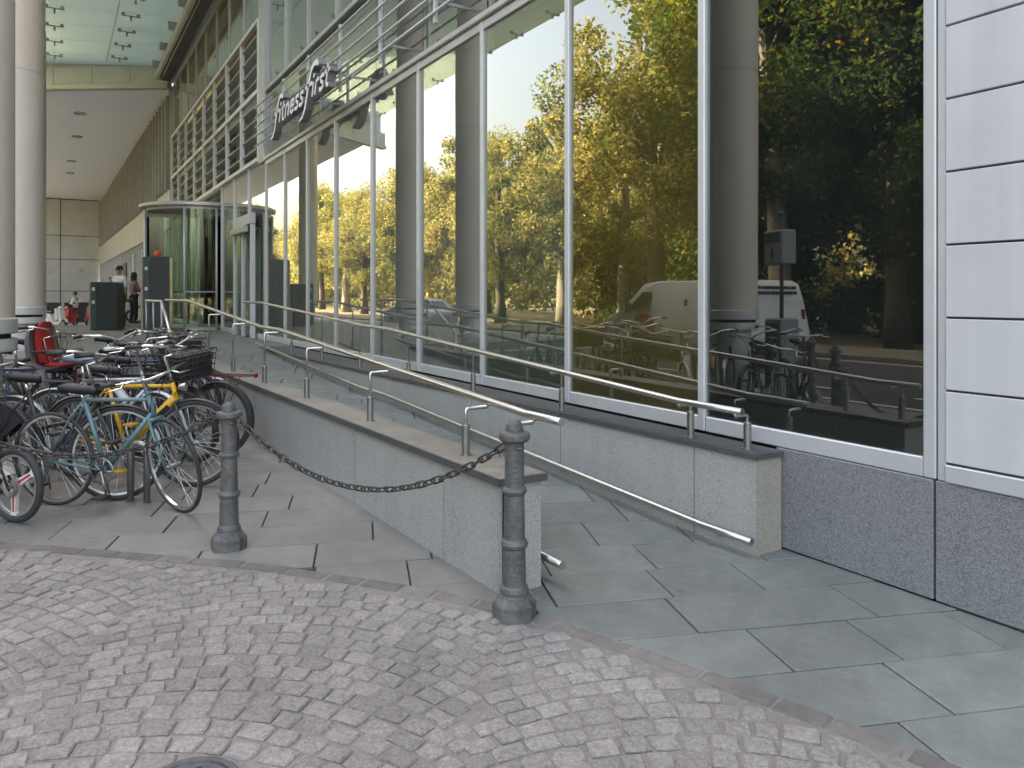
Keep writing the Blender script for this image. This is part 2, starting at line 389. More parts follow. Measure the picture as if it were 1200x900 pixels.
def area(poly): return abs(sum(p[0]*q[1]-q[0]*p[1] for p, q in zip(poly, poly[1:]+poly[:1])))/2
CV = Vector((-.8596, .5110)); CR = Vector((.5110, .8596))
def to_px(x, y, z=0):
    d = x*CV.x+y*CV.y; r = x*CR.x+y*CR.y
    return (600+900*r/d, 347-(z-1.5)*900/d, d) if d > .05 else (None, None, d)

# ---------------------------------------------------------------- layout of the place
FY = 3.72                                           # glass plane of the shopfront
BORDER = [(-14, -9.5), (-9.5, -4.6), (-7.3, -2.0), (-5.6, -.27), (-4.46, .96), (-3.8, 1.50), (-3.42, 1.76), (-3.05, 1.96), (-2.5, 2.16), (-1.99, 2.32), (-1.49, 2.46), (-.5, 2.68), (1, 2.92), (4, 3.15), (12, 3.4)]
def border_y(x): return interp(BORDER, x)
def yo(x): return 1.92+.03*(x+3.34)                 # street face of the ramp's outer wall
def yi(x): return 3.48+.035*(x+3.15)                # ramp face of the inner wall
RAMP = [(-40, .60), (-14.0, .60), (-9.0, .29), (-8.3, .29), (-3.5, .0), (20, .0)]
def ramp_z(x): return 0 if x > -3.5 else (.6 if x < -14 else interp(RAMP, x))
TOP = .59                                           # top of the ramp walls
PLAT = .60

def strip(name, pts, z, m, **k):
    return MB().add([(x, y, z) for x, y in pts], [tuple(range(len(pts)))]).build(name, m, **k)

strip('ground', [(-700, -700), (700, -700), (700, 700), (-700, 700)], -.10, 'park_ground', kind='structure')
strip('road', [(-300, -9.6), (200, -9.6), (200, -2.2), (-300, -2.2)], -.055, 'asphalt', kind='structure')
for k, (y, dash) in enumerate(((-2.75, 0), (-3.9, 1), (-9.25, 0))):
    x = -70
    if not dash: strip('lane_marking', [(-90, y-.06), (20, y-.06), (20, y+.06), (-90, y+.06)], -.050, 'road_paint', kind='structure')
    else:
        mb = MB()
        while x < 12: mb.add([(x, y-.06, -.050), (x+1.6, y-.06, -.050), (x+1.6, y+.06, -.050), (x, y+.06, -.050)], [(0, 1, 2, 3)]); x += 3
        mb.build('lane_marking', 'road_paint', kind='structure')
MB().cbox(-300, 200, -12.6, -9.6, -.2, .07, .02).build('pavement', 'far_paving', kind='structure')
# bed of the setts: everything this side of the road below the border
xs = [-60, -30, -14]+[p[0] for p in BORDER[1:]]+[40]
vs = []; fs = []
for i, x in enumerate(xs):
    yb = min(3.4, border_y(x)) if x > -14 else -9.5
    vs += [(x, -2.2, -.0035), (x, max(-2.2, yb)+.0, -.0035)]
for i in range(len(xs)-1): fs.append((2*i, 2*i+2, 2*i+3, 2*i+1))
street = MB().add(vs, fs).build('cobbled_street', 'bed_sand', kind='structure')
MB().box(-60, 40, -2.25, -2.198, -.2, -.002).build('kerb', 'border_stone', kind='structure')
strip('slab_bed', [(-13.2, -2.2), (-7.47, -2.2), (-5.6, -.27), (-4.46, .96), (-3.8, 1.50), (-3.05, 1.96), (-1.49, 2.46), (1, 2.92), (12, 3.4), (12, 3.9), (-13.2, 3.9)], -.0215, 'joint_dark', kind='structure')
strip('bounce_paving', [(-90, -9.6), (-19, -9.6), (-19, -2.2), (-90, -2.2)], -.042, 'arcade_paving', kind='structure')  # pale sheet added over the asphalt to bounce light into the arcade
paving = strip('pavement', [(-60, -2.2), (-13.2, -2.2), (-13.2, 3.9), (-60, 3.9)], -.03, 'arcade_paving', kind='structure')

# --- slate slabs laid square to one another but askew to the shopfront
D1 = Vector((-.9415, .337)); D2 = Vector((.337, .9415))
slab_mesh_n = 0
def slab_pieces(parent):
    r2 = random.Random(3)
    mid = lambda x: yo(x)+.12
    for row in range(-6, 40):
        a0 = row*.40; off = r2.uniform(0, .7); b = -9+off
        while b < 9:
            ln = r2.choice((.5, .6, .66, .75, .9)); g = .0045
            q = [(a0+g, b+g), (a0+.40-g, b+g), (a0+.40-g, b+ln-g), (a0+g, b+ln-g)]
            P = [tuple(D1*p[0]+D2*p[1]) for p in q]
            b += ln; dz = r2.uniform(-.0025, .0025); tx, ty = r2.uniform(-.003, .003), r2.uniform(-.003, .003)
            cx = sum(p[0] for p in P)/4; cy = sum(p[1] for p in P)/4
            if not -14.3 < cx < 1.8: continue
            s = (border_y(cx+.2)-border_y(cx-.2))/.4
            P = clip(P, s, -1, s*cx-border_y(cx))           # y >= tangent line of the border
            if P: P = clip(P, 0, 1, 3.715)
            if len(P) < 3: continue
            cx = sum(p[0] for p in P)/len(P)
            if cx > -3.36: pieces = [(P, False)]
            else:                                           # cut where the outer wall stands on it
                A = clip(P, -.03, 1, 1.92+.03*3.34+.12); C = clip(P, .03, -1, -(1.92+.03*3.34+.12))
                if C: C = clip(C, -.035, 1, 3.48+.035*3.15+.01)
                pieces = [(A, False), (C, True)]
            for P, up in pieces:
                if len(P) < 3 or area(P) < .006: continue
                cx = sum(p[0] for p in P)/len(P); cy = sum(p[1] for p in P)/len(P)
                if not up and cx < -10.3: continue
                if sum(p[0]*q_[1]-q_[0]*p[1] for p, q_ in zip(P, P[1:]+P[:1])) < 0: P = P[::-1]
                f = (lambda x, y: ramp_z(x)) if up else (lambda x, y: 0.)
                z0 = f(cx, cy)
                mb = MB().prism([(p[0]-cx, p[1]-cy) for p in P], -.03, 0, .004, zf=lambda x, y: f(cx+x, cy+y)-z0+tx*x+ty*y)
                mb.build('slab', 'slab_slate' if up or cx > -3.3 or cy > mid(cx) else 'slab_grey', parent, loc=(cx, cy, z0+dz))
slab_pieces(paving)
ramp = MB()
xs = [-3.5, -8.3, -9.0, -14.0, -14.4]
vs = []
for x in xs: vs += [(x, yo(x)+.12, ramp_z(x)-.0215), (x, yi(x)+.03, ramp_z(x)-.0215)]
ramp.add(vs, [(2*i+1, 2*i+3, 2*i+2, 2*i) for i in range(len(xs)-1)])
ramp = ramp.build('ramp', 'slab_slate', kind='structure')

# --- border strip between setts and slabs
def border_stones():
    x = -8.2; r2 = random.Random(5); s = .22
    pts = []
    t = -8.2
    while t < 1.6:
        sl_ = (border_y(t+.05)-border_y(t-.05))/.1; n = math.hypot(1, sl_); ln = r2.uniform(.20, .34)
        t2 = t+ln/n; y1, y2 = border_y(t), border_y(t2)
        nx, ny = sl_/n, -1/n; wd = .095; g = .006
        e = Vector((t2-t, y2-y1)).normalized()*g
        P = [(t+e.x, y1+e.y), (t+e.x+nx*wd, y1+e.y+ny*wd), (t2-e.x+nx*wd, y2-e.y+ny*wd), (t2-e.x, y2-e.y)]
        cx = sum(p[0] for p in P)/4; cy = sum(p[1] for p in P)/4
        MB().prism([(p[0]-cx, p[1]-cy) for p in P], -.04, 0, .008).build('border_stone', 'border_stone', street, loc=(cx, cy, r2.uniform(.0, .006)))
        t = t2
border_stones()

# --- setts laid in segmental arcs
def sett_mesh(r2, w_, h_):
    ring = []
    hw, hh = w_/2, h_/2
    base = [(-hw, -hh), (0, -hh), (hw, -hh), (hw, 0), (hw, hh), (0, hh), (-hw, hh), (-hw, 0)]
    for i, (x, y) in enumerate(base):
        j = .0045; k = .94 if i % 2 == 0 else 1.0
        ring.append((x*k+r2.uniform(-j, j), y*k+r2.uniform(-j, j)))
    hz = r2.uniform(.003, .007)
    vs = [(x, y, -.03) for x, y in ring]+[(x*.99, y*.99, hz-.006+r2.uniform(-.0012, .0012)) for x, y in ring]
    vs += [(x*.86, y*.86, hz+r2.uniform(-.001, .0012)) for x, y in ring]+[(r2.uniform(-.01, .01), r2.uniform(-.01, .01), hz+r2.uniform(.0, .003))]
    fs = [(i, (i+1) % 8, 8+(i+1) % 8, 8+i) for i in range(8)]+[(8+i, 8+(i+1) % 8, 16+(i+1) % 8, 16+i) for i in range(8)]
    fs += [(16+i, 16+(i+1) % 8, 24) for i in range(8)]
    return vs, fs
def setts():
    r2 = random.Random(11)
    vari = [sett_mesh(r2, .1, .1) for _ in range(24)]
    meshes = [MB().add(v, f, False).mesh('sett', 'cobble') for v, f in vari]
    P = Vector((-.80, .60)).normalized(); Q = Vector((P.y, -P.x))
    W = 1.75; S = .34; rowh = .100; q0 = .45; gap = .010
    keep = []; cell = {}
    for seg in range(-6, 7):
        for row in range(-40, 90):
            q = -W/2+r2.uniform(0, .02)
            while q < W/2-.045:
                wd = r2.uniform(.088, .135)
                c0 = math.cos(math.atan(8*S*abs(q)/W/W)); adv = wd*c0
                if q+adv > W/2-.03: adv = W/2-q
                u = q+adv/2; sl_ = -8*S*u/W/W; cs = 1/math.sqrt(1+sl_*sl_); q += adv
                p = row*rowh+S*(1-(2*u/W)**2)+r2.uniform(-.007, .007)
                pos = P*p+Q*(seg*W+q0+u); x, y = pos.x, pos.y
                if not (-9 < x < 2.2 and -2.1 < y): continue
                b_ = (border_y(x+.05)-border_y(x-.05))/.1
                if (border_y(x)-y)/math.hypot(1, b_) < .142: continue
                if math.hypot(x+2.51, y-.345) < .20: continue    # valve cover
                px, py, d = to_px(x, y)
                vis = px is not None and -60 < px < 1260 and py < 930
                if not vis and math.hypot(x+1.5, y) > 6.0: continue
                keep.append((x, y, math.atan2(Q.y+P.y*sl_, Q.x+P.x*sl_)+r2.uniform(-.05, .05), d if (px is not None and 0 < px < 1200 and py < 900) else 99,
                             max(.4, (adv/cs-gap)/.1), (rowh*cs-gap*r2.uniform(.7, 1.3))/.1))
    keep.sort(key=lambda k: k[3])
    for x, y, a, d, sx, sy in keep[:300]:
        o = link('sett', r2.choice(meshes), street, loc=(x, y, r2.uniform(-.0025, .0025)), rot=(r2.uniform(-.02, .02), r2.uniform(-.02, .02), a))
        o.scale = (sx, sy, 1)
    mb = MB()
    for x, y, a, d, sx, sy in keep[300:]:
        v, f = r2.choice(vari); c, s_ = math.cos(a), math.sin(a); dz = r2.uniform(-.0025, .0025); tx, ty = r2.uniform(-.02, .02), r2.uniform(-.02, .02)
        mb.add([(x+c*p[0]*sx-s_*p[1]*sy, y+s_*p[0]*sx+c*p[1]*sy, p[2]+dz+tx*p[0]+ty*p[1]) for p in v], f)
    mb.build('further_setts', 'cobble', street, kind='stuff')
setts()

# valve cover let into the setts
o = thing('valve_cover', 'small round iron valve cover sunk among the cobbles at the bottom edge', 'manhole cover', (-2.51, .345, -.012))
MB().lathe([(.155, -.03), (.155, .020), (.148, .026), (.128, .026), (.125, .018)], 28, caps=False).build('ring', 'manhole_iron', o)
mb = MB().lathe([(.124, -.02), (.124, .020), (.0, .020)], 28, caps=False)
for i in range(-3, 4):
    h = math.sqrt(max(0, .105**2-(i*.03)**2)); mb.box(i*.03-.006, i*.03+.006, -h, h, .019, .024)
mb.build('lid', 'manhole_iron', o)

# ---------------------------------------------------------------- platform and steps
plat = [(-13.2, -2.2), (-13.2, 1.62), (-14.0, 1.62), (-14.0, 3.9), (-33, 3.9), (-33, 1.5), (-27.5, 1.5), (-27.5, -2.2)]
n = len(plat)
mb = MB().add([(x, y, -.05) for x, y in plat]+[(x, y, PLAT) for x, y in plat], [tuple(range(n, 2*n))[::-1]]+[(i, (i+1) % n, n+(i+1) % n, n+i) for i in range(n)])
mb.build('platform', 'slab_grey', kind='structure')
steps = thing('entrance_steps', 'grey stone steps rising to the entrance platform behind the bicycles', 'steps', (-12.6, -.3, 0))
for i in range(3):
    MB().cbox(-.6, .6-i*.34-.002*i, -1.9, 1.9, i*.15+(.001 if i else 0), (i+1)*.15, .01).build('step', 'slab_grey', steps)

# ---------------------------------------------------------------- ramp walls
def ramp_wall(name, label, face, back, x_near, x_far, joints, outer):
    t = thing(name, label, 'wall', (x_near, face(x_near), 0))
    ox, oy = x_near, face(x_near)
    edges = [x_near]+[j for j in joints if x_far < j < x_near]+[x_far]
    zt = TOP-.035
    for a, b in zip(edges, edges[1:]):
        g = .005
        P = [(a-g-ox, face(a)-oy), (a-g-ox, face(a)+.035-oy), (b+g-ox, face(b)+.035-oy), (b+g-ox, face(b)-oy)]
        if outer and a == x_near: P = [(a-.035-ox, face(a)-oy), (a-.035-ox, face(a)+.035-oy)]+P[2:]
        MB().prism(P, -.05, zt-.002).build('granite_panel', 'granite_wall', t)
        if outer:
            P = [(a-g-ox, back(a)-.035-oy), (a-g-ox, back(a)-oy), (b+g-ox, back(b)-oy), (b+g-ox, back(b)-.035-oy)]
            MB().prism(P[::-1] if False else P, -.05, zt-.002).build('granite_panel', 'granite_wall', t)
    a, b = x_near-.02, x_far
    core = [(a-ox, face(a)+.03-oy), (b-ox, face(b)+.03-oy), (b-ox, back(b)-.03-oy), (a-ox, back(a)-.03-oy)]
    MB().prism(core[::-1], -.05, zt-.004).build('core', 'joint_dark', t)
    a = x_near
    end = [(a-ox, face(a)+(.045 if outer else .0)-oy), (a-ox, back(a)-oy), (a-.03-ox, back(a)-oy), (a-.03-ox, face(a)+(.045 if outer else 0)-oy)]
    MB().prism(end[::-1] if False else end, -.05, zt-.001).build('end_panel', 'granite_wall' if outer else 'granite_end', t)
    # coping stones
    over = .018; cj = [x_near+.02]
    x = x_near-.6
    while x > x_far: cj.append(x); x -= 1.4
    cj.append(x_far)
    for a, b in zip(cj, cj[1:]):
        g = .0015
        P = [(a-g-ox, face(a)-over-oy), (a-g-ox, back(a)+(over if outer else -.001)-oy), (b+g-ox, back(b)+(over if outer else -.001)-oy), (b+g-ox, face(b)-over-oy)]
        MB().prism(P, zt, TOP, .003).build('coping_stone', 'coping_top' if outer else 'coping_slate', t)
    # slate edging strip on the street face of the coping
    if outer:
        a, b = x_near+.024, x_far
        P = [(a-ox, face(a)-over-.012-oy), (a-ox, face(a)-over-.001-oy), (b-ox, face(b)-over-.001-oy), (b-ox, face(b)-over-.012-oy)]
        MB().prism(P, zt-.004, TOP-.001).build('edge_strip', 'coping_slate', t)
        P = [(a-.001-ox, face(a)-over-.001-oy), (a+.012-.001-ox, face(a)-over-.012-oy), (a+.012-.001-ox, back(a)+over-oy), (a-.001-ox, back(a)+over-oy)]
        MB().prism(P[::-1] if False else P, zt-.004, TOP-.001).build('edge_strip', 'coping_slate', t)
    return t
ramp_wall('ramp_wall', 'low speckled granite wall beside the bicycles, with the bollard at its end', yo, lambda x: yo(x)+.24, -3.34, -13.2,
          [-3.96, -5.36, -6.76, -8.16, -9.56, -10.96, -12.36], True)
ramp_wall('ramp_wall', 'low speckled granite wall with dark coping directly under the big windows', yi, lambda x: 3.69, -3.09, -14.0,
          [-3.58, -5.0, -6.4, -7.8, -9.2, -10.6, -12.0, -13.4], False)

# ---------------------------------------------------------------- handrails
def handrail(label, post_x, wall_y, rail_y, rail_pts, side, low_pts, low_y, low_fix):
    x0 = post_x[0]; t = thing('handrail', label, 'handrail', (x0, wall_y(x0), TOP)); O = Vector((x0, wall_y(x0), TOP))
    prof = sorted((p[0], p[1]) for p in rail_pts); rz = lambda x: interp(prof, x)
    MB().tube([Vector((x, rail_y(x), z))-O for x, z in rail_pts], .021, 14).build('rail', 'steel', t)
    for x in post_x:
        y = wall_y(x); zr = rz(x)
        mb = MB().lathe([(.034, TOP), (.034, TOP+.006), (.0235, TOP+.007), (.0235, min(TOP+.17, zr-.08)), (.021, min(TOP+.175, zr-.075))], 14, (0, 0, 0)); 
        p = mb.build('post', 'steel_dark', t, loc=(x-O.x, y-O.y, -O.z))
        zz = zr-.034
        MB().tube([(0, 0, TOP+.10), (0, 0, zz-.012), (0, .006*side, zz-.003), (0, .014*side, zz), (0, (rail_y(x)-y)*.90, zz), (0, rail_y(x)-y, zz+.018)], .0095, 8).build('bracket', 'steel', p)
    if low_pts:
        lp = sorted(low_pts); lz = lambda x: interp(lp, x)
        MB().tube([Vector((x, low_y(x), z))-O for x, z in low_pts], .021, 14).build('guard_rail', 'steel', t)
        for x in low_fix:
            MB().tube([Vector((x, low_y(x)+.09*side*low_dir, lz(x)-.03))-O, Vector((x, low_y(x), lz(x)-.03))-O, Vector((x, low_y(x), lz(x)))-O], .008, 6).build('bracket', 'steel', t)
    return t
low_dir = -1
handrail('stainless handrail standing on the granite wall nearest the street', [-3.44, -3.92, -5.36, -6.85, -8.28, -9.71, -11.15], lambda x: yo(x)+.12, lambda x: yo(x)+.27,
         [(-3.20, .865), (-3.52, .865), (-8.25, 1.145), (-9.0, 1.15), (-13.6, 1.425), (-16.0, 1.425)], 1,
         [(-3.25, .12), (-3.6, .12), (-8.3, .41), (-9.0, .41), (-13.6, .68)], lambda x: yo(x)+.31, [-3.9, -5.3, -6.8, -8.2, -9.7, -11.2])
low_dir = -1
handrail('stainless handrail standing on the coping under the big windows', [-3.22, -3.68, -5.08, -6.5, -7.95, -9.4, -10.85, -12.3], lambda x: yi(x)+.07, lambda x: yi(x)-.04,
         [(-3.16, .825), (-3.66, .830), (-8.25, 1.125), (-9.0, 1.14), (-13.6, 1.385), (-15.0, 1.39)], -1,
         [(-3.06, .10), (-3.45, .105), (-8.3, .385), (-9.0, .39), (-13.9, .68)], lambda x: yi(x)-.075, [-3.3, -4.9, -6.4, -7.9, -9.4, -10.9, -12.4])
# stair rail at the head of the ramp
t = thing('stair_rail', 'steel stair railing sloping down beside the steps, behind the bicycles', 'handrail', (-13.2, 1.45, 0))
MB().tube([(-2.6, 0, 1.42), (-.1, 0, 1.42), (1.1, 0, .86), (1.1, 0, .02)], .020, 10).build('rail', 'steel', t)
for x, z0, z1 in ((-2.5, .6, 1.42), (-1.3, .6, 1.42), (-.12, .6, 1.42)):
    MB().tube([(x, 0, z0-.02), (x, 0, z1)], .020, 10).build('post', 'steel_dark', t)
MB().tube([(-1.3, 0, .95), (-.12, 0, .95), (1.1, 0, .42)], .012, 8).build('guard_rail', 'steel', t)

# ---------------------------------------------------------------- the building
B = thing('office_building', 'glass-fronted office building with white wall panels and grey granite plinth', 'building', (-8, FY+.5, 0))
BO = Vector((-8, FY+.5, 0))
def bpart(mb, name, m, parent=None):
    if parent is None:
        mb.v = [tuple(Vector(v)-BO) for v in mb.v]; return mb.build(name, m, B)
    mb.v = [tuple(Vector(v)-BO) for v in mb.v]; return mb.build(name, m, parent)
MUL = [-2.205, -3.765, -5.335, -6.845, -8.44, -10.0, -11.6, -13.15, -14.65, -16.15]
WTOP = 4.25
# big panes, each with its frame bars
for i, (a, b) in enumerate(zip(MUL, MUL[1:])):
    zb = .70; z0 = .600
    cen = Vector(((a+b)/2, FY+.021, 2.45)); T = Matrix.Translation(cen) @ Matrix.Rotation(rnd.uniform(-.003, .003), 4, 'Z') @ Matrix.Rotation(rnd.uniform(-.002, .002), 4, 'X') @ Matrix.Translation(-cen)
    p = bpart(MB().box(b+.025, a-.025, FY+.012, FY+.030, zb-.015, WTOP-.03, T=T), 'window_pane', ('glass_clear', 'glass_gold_glow', 'glass_olive_glow')[i] if i < 3 else 'glass_window')
    bpart(MB().cbox(b+.036, a-.036, FY-.012, FY+.09, z0, zb, .006), 'sill_bar', 'aluminium', p)
    bpart(MB().cbox(b+.036, a-.036, FY-.012, FY+.09, WTOP-.06, WTOP+.03, .006), 'head_bar', 'aluminium', p)
for i, a in enumerate(MUL):
    bpart(MB().cbox(a-.032, a+.032, FY-.016, FY+.11, .601, WTOP+.035, .006), 'mullion', 'aluminium')
# lower jamb strip beside the panels and the first bar on the plinth
bpart(MB().cbox(-2.165, -2.125, FY-.014, FY+.1, .60, 9.4, .005), 'corner_bar', 'aluminium')
bpart(MB().cbox(-2.12, 6, FY-.03, FY+.1, .600, .685, .005), 'base_bar', 'aluminium')
# white wall panels in courses
zs = .692
k = 0
while zs < 9.3:
    h = .352
    for a, b in ((-2.118, -.35), (-.335, 1.42), (1.435, 3.2), (3.215, 6)):
        bpart(MB().cbox(a, b, FY-.025, FY+.02, zs+.005, zs+h-.006, .003), 'wall_panel', 'white_panel')
    zs += h
bpart(MB().box(-2.12, 6.2, FY+.005, FY+.6, -.1, 9.4), 'backing', 'panel_gap')
# granite plinth
for a, b in ((-3.14, -2.185), (-2.172, -1.10), (-1.087, 0), (.013, 1.1), (1.113, 2.2), (2.213, 3.3), (3.313, 4.5), (4.513, 6)):
    bpart(MB().cbox(a, b, FY-.018, FY+.06, .010, .597, .004), 'plinth_slab', 'granite_blue')
bpart(MB().box(-14, 6, FY+.06, FY+.25, -.1, .598), 'plinth_core', 'joint_dark')
# fascia behind the rails, upper windows
for i, (a, b) in enumerate(zip(MUL, MUL[1:])):
    q_ = bpart(MB().cbox(b+.006, a-.006, FY+.08, FY+.12, WTOP+.04, 5.70, .005), 'spandrel', 'fascia')
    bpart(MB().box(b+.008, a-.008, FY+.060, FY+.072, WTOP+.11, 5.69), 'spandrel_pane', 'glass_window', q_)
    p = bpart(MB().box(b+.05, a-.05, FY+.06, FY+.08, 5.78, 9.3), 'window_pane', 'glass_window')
    bpart(MB().cbox(b-.03, b+.045, FY, FY+.13, 5.79, 9.35, .006), 'jamb', 'alu_grey', p)
bpart(MB().cbox(-16.2, -2.17, FY-.02, FY+.14, 5.705, 5.785, .008), 'transom', 'alu_grey')
bpart(MB().cbox(-16.2, -2.17, FY-.05, FY+.055, WTOP+.036, WTOP+.10, .008), 'transom', 'aluminium')
# service rails in front of the fascia
for k in range(5):
    z = 4.48+k*.19; bpart(MB().tube([(-15.8, FY-.30, z), (-2.3, FY-.30, z)], .017, 8), 'guard_rail', 'aluminium')
for i, a in enumerate(MUL[:-1]):
    x = a-.55; p = bpart(MB().cbox(x-.022, x+.022, FY-.285, FY-.245, 4.38, 5.33, .005), 'rail_post', 'aluminium')
    bpart(MB().box(x-.012, x+.012, FY-.244, FY+.07, 4.60, 4.63), 'bracket', 'alu_grey', p)
# pier between the shopfront and the louvred bay
bpart(MB().cbox(-16.75, -16.2, FY-.02, FY+.5, WTOP+.04, 9.35, .01), 'pier', 'alu_grey')
# louvred bay
LX0, LX1, LZ0, LZ1, LZM = -30.9, -16.76, 4.40, 7.35, 5.85
bpart(MB().box(LX0, LX1, FY+.22, FY+.30, LZ0-.08, LZ1), 'louvre_backing', 'louvre_back')
nb = 8; bw = (LX1-LX0)/nb
for i in range(nb+1):
    x = LX0+i*bw; bpart(MB().cbox(x-.045, x+.045, FY-.04, FY+.05, LZ0-.06, LZ1+.05, .006), 'louvre_post', 'aluminium')
for z, h in ((LZ0, .09), (LZM, .10), (LZ1, .09)):
    bpart(MB().cbox(LX0, LX1, FY-.055, FY+.04, z-h/2, z+h/2, .006), 'louvre_frame', 'aluminium')
for k in range(4):
    for (z0, z1) in ((LZ0, LZM), (LZM, LZ1)):
        z = lerp(z0, z1, (k+.9)/4.6)
        bpart(MB().cbox(LX0+.02, LX1-.02, FY+.0, FY+.20, z-.014, z+.014, .004), 'louvre', 'alu_grey')
rr = random.Random(2)
for i in range(nb):
    for (z0, z1) in ((LZ0, LZM), (LZM, LZ1)):
        if rr.random() < .3:
            bpart(MB().box(LX0+i*bw+.06, LX0+(i+1)*bw-.06, FY+.205, FY+.218, z0+.05, z1-.05), 'louvre_infill', 'dark_panel' if rr.random() < .55 else 'fascia')
# glass band over the louvres up to the canopy
for i in range(nb):
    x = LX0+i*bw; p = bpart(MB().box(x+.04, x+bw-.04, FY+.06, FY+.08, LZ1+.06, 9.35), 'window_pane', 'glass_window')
    bpart(MB().cbox(x-.03, x+.03, FY+.03, FY+.12, LZ1+.06, 9.35, .005), 'jamb', 'alu_grey', p)
# ground floor glazing under the louvred bay
gx = -16.2
for i in range(9):
    a, b = gx-i*1.635, gx-(i+1)*1.635
    if -24.2 < (a+b)/2 < -21.6: continue
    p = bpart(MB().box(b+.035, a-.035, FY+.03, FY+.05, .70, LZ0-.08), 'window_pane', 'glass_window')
    bpart(MB().cbox(b-.03, b+.03, FY-.01, FY+.10, .60, LZ0-.06, .005), 'mullion', 'aluminium')
    bpart(MB().cbox(b+.034, a-.034, FY-.02, FY+.09, .60, .70, .005), 'sill_bar', 'aluminium', p)
# finned wall beyond, slightly turned
A0, A1 = Vector((-31.0, 3.70)), Vector((-71.0, 3.15))
fd = (A1-A0).normalized(); fn = Vector((-fd.y, fd.x))
if fn.y > 0: fn = -fn
def far_box(s0, s1, n0, n1, z0, z1):
    mb = MB(); P = [A0+fd*s0+fn*n0, A0+fd*s1+fn*n0, A0+fd*s1+fn*n1, A0+fd*s0+fn*n1]
    P = [(p.x, p.y) for p in P]
    if sum(p[0]*q[1]-q[0]*p[1] for p, q in zip(P, P[1:]+P[:1])) < 0: P = P[::-1]
    return mb.prism(P, z0, z1)
FL = (A1-A0).length
bpart(far_box(0, FL, -.5, 0, 5.45, 9.3), 'wall', 'fin_panel')
s = .35
while s < FL: bpart(far_box(s, s+.16, .002, .16, 5.5, 9.0), 'fin', 'fin_panel'); s += .95
bpart(far_box(0, FL, .002, .10, 9.02, 9.28), 'cornice', 'alu_grey')
bpart(far_box(0, FL, -.5, .05, 4.05, 5.44), 'fascia', 'fascia')
bpart(far_box(0, FL, -.5, -.10, -.1, 4.04), 'wall', 'stone_panel')
s = .6
while s < FL:                                       # pilasters, louvred doors
    bpart(far_box(s, s+.14, -.098, .02, 0, 4.03), 'pilaster', 'beam_panel'); s += 1.15
for s, wv, z0, z1, m in ((5.2, 2.2, .6, 3.6, 'dark_panel'), (9, .8, 1.0, 3.7, 'alu_grey'), (13, .9, 1.0, 3.7, 'alu_grey'), (17.5, 2.0, 0, 3.4, 'dark_panel'), (24, .9, .8, 3.6, 'alu_grey')):
    p = bpart(far_box(s, s+wv, -.098, .03, z0, z1), 'door' if m == 'dark_panel' else 'vent', m)
    if m != 'dark_panel':
        for q in range(9): bpart(far_box(s+.05, s+wv-.05, .031, .07, z0+.15+q*.29, z0+.25+q*.29), 'vent_slat', 'fascia', p)
# end wall of stone panels closing the arcade
bpart(MB().box(-71.9, -71.2, -6.5, 3.4, -.1, 9.3), 'end_wall', 'joint_dark')
zz = [-.1, 1.9, 4.45, 6.35, 9.25]
for i in range(3):
    for a, b in zip(zz, zz[1:]):
        y1 = 3.2-i*2.85; bpart(MB().cbox(-71.2, -71.12, y1-2.82, y1-.03, a+.025, b-.025, .01), 'stone_panel', 'stone_panel')
# white soffit and beam
sof = bpart(MB().add([(-31, 3.72, 9.30), (-37.5, -6, 9.30), (-71.2, -6, 9.30), (-71.2, 3.4, 9.30), (-31, 3.72, 9.8), (-37.5, -6, 9.8), (-71.2, -6, 9.8), (-71.2, 3.4, 9.8)],
      [(0, 1, 2, 3), (7, 6, 5, 4), (0, 4, 5, 1), (1, 5, 6, 2), (2, 6, 7, 3), (3, 7, 4, 0)]), 'soffit', 'soffit')
for x, y in ((-37.5, .9), (-43, .9), (-51, .8), (-56, .8), (-38, -2), (-44, -2)):
    bpart(MB().lathe([(.24, 9.25), (.24, 9.299), (.16, 9.299), (.14, 9.27), (.0, 9.27)], 14, (x, y, 0), caps=False), 'downlight', 'alu_grey', sof)
b0, b1 = Vector((-30.9, 3.70)), Vector((-38, -7.0)); bd = (b1-b0).normalized(); bn = Vector((bd.y, -bd.x))
if bn.x < 0: bn = -bn
bl = (b1-b0).length; s = 0
while s < bl-.1:
    e = min(s+1.45, bl); P = [b0+bd*(s+.01), b0+bd*(e-.01), b0+bd*(e-.01)+bn*.25, b0+bd*(s+.01)+bn*.25]; P = [(p.x, p.y) for p in P]
    if sum(p[0]*q[1]-q[0]*p[1] for p, q in zip(P, P[1:]+P[:1])) < 0: P = P[::-1]
    bpart(MB().prism(P, 9.32, 9.96), 'beam_panel', 'beam_panel'); s = e
P = [b0-bn*.3, b1-bn*.3, b1-bn*.05, b0-bn*.05]; P = [(p.x, p.y) for p in P]
if sum(p[0]*q[1]-q[0]*p[1] for p, q in zip(P, P[1:]+P[:1])) < 0: P = P[::-1]
bpart(MB().prism(P, 9.81, 11.6), 'beam_upstand', 'beam_panel')
P = [b0, b1, b1+bn*.32, b0+bn*.32]; P = [(p.x, p.y) for p in P]
if sum(p[0]*q[1]-q[0]*p[1] for p, q in zip(P, P[1:]+P[:1])) < 0: P = P[::-1]
bpart(MB().prism(P, 9.14, 9.30), 'beam_trim', 'alu_grey')
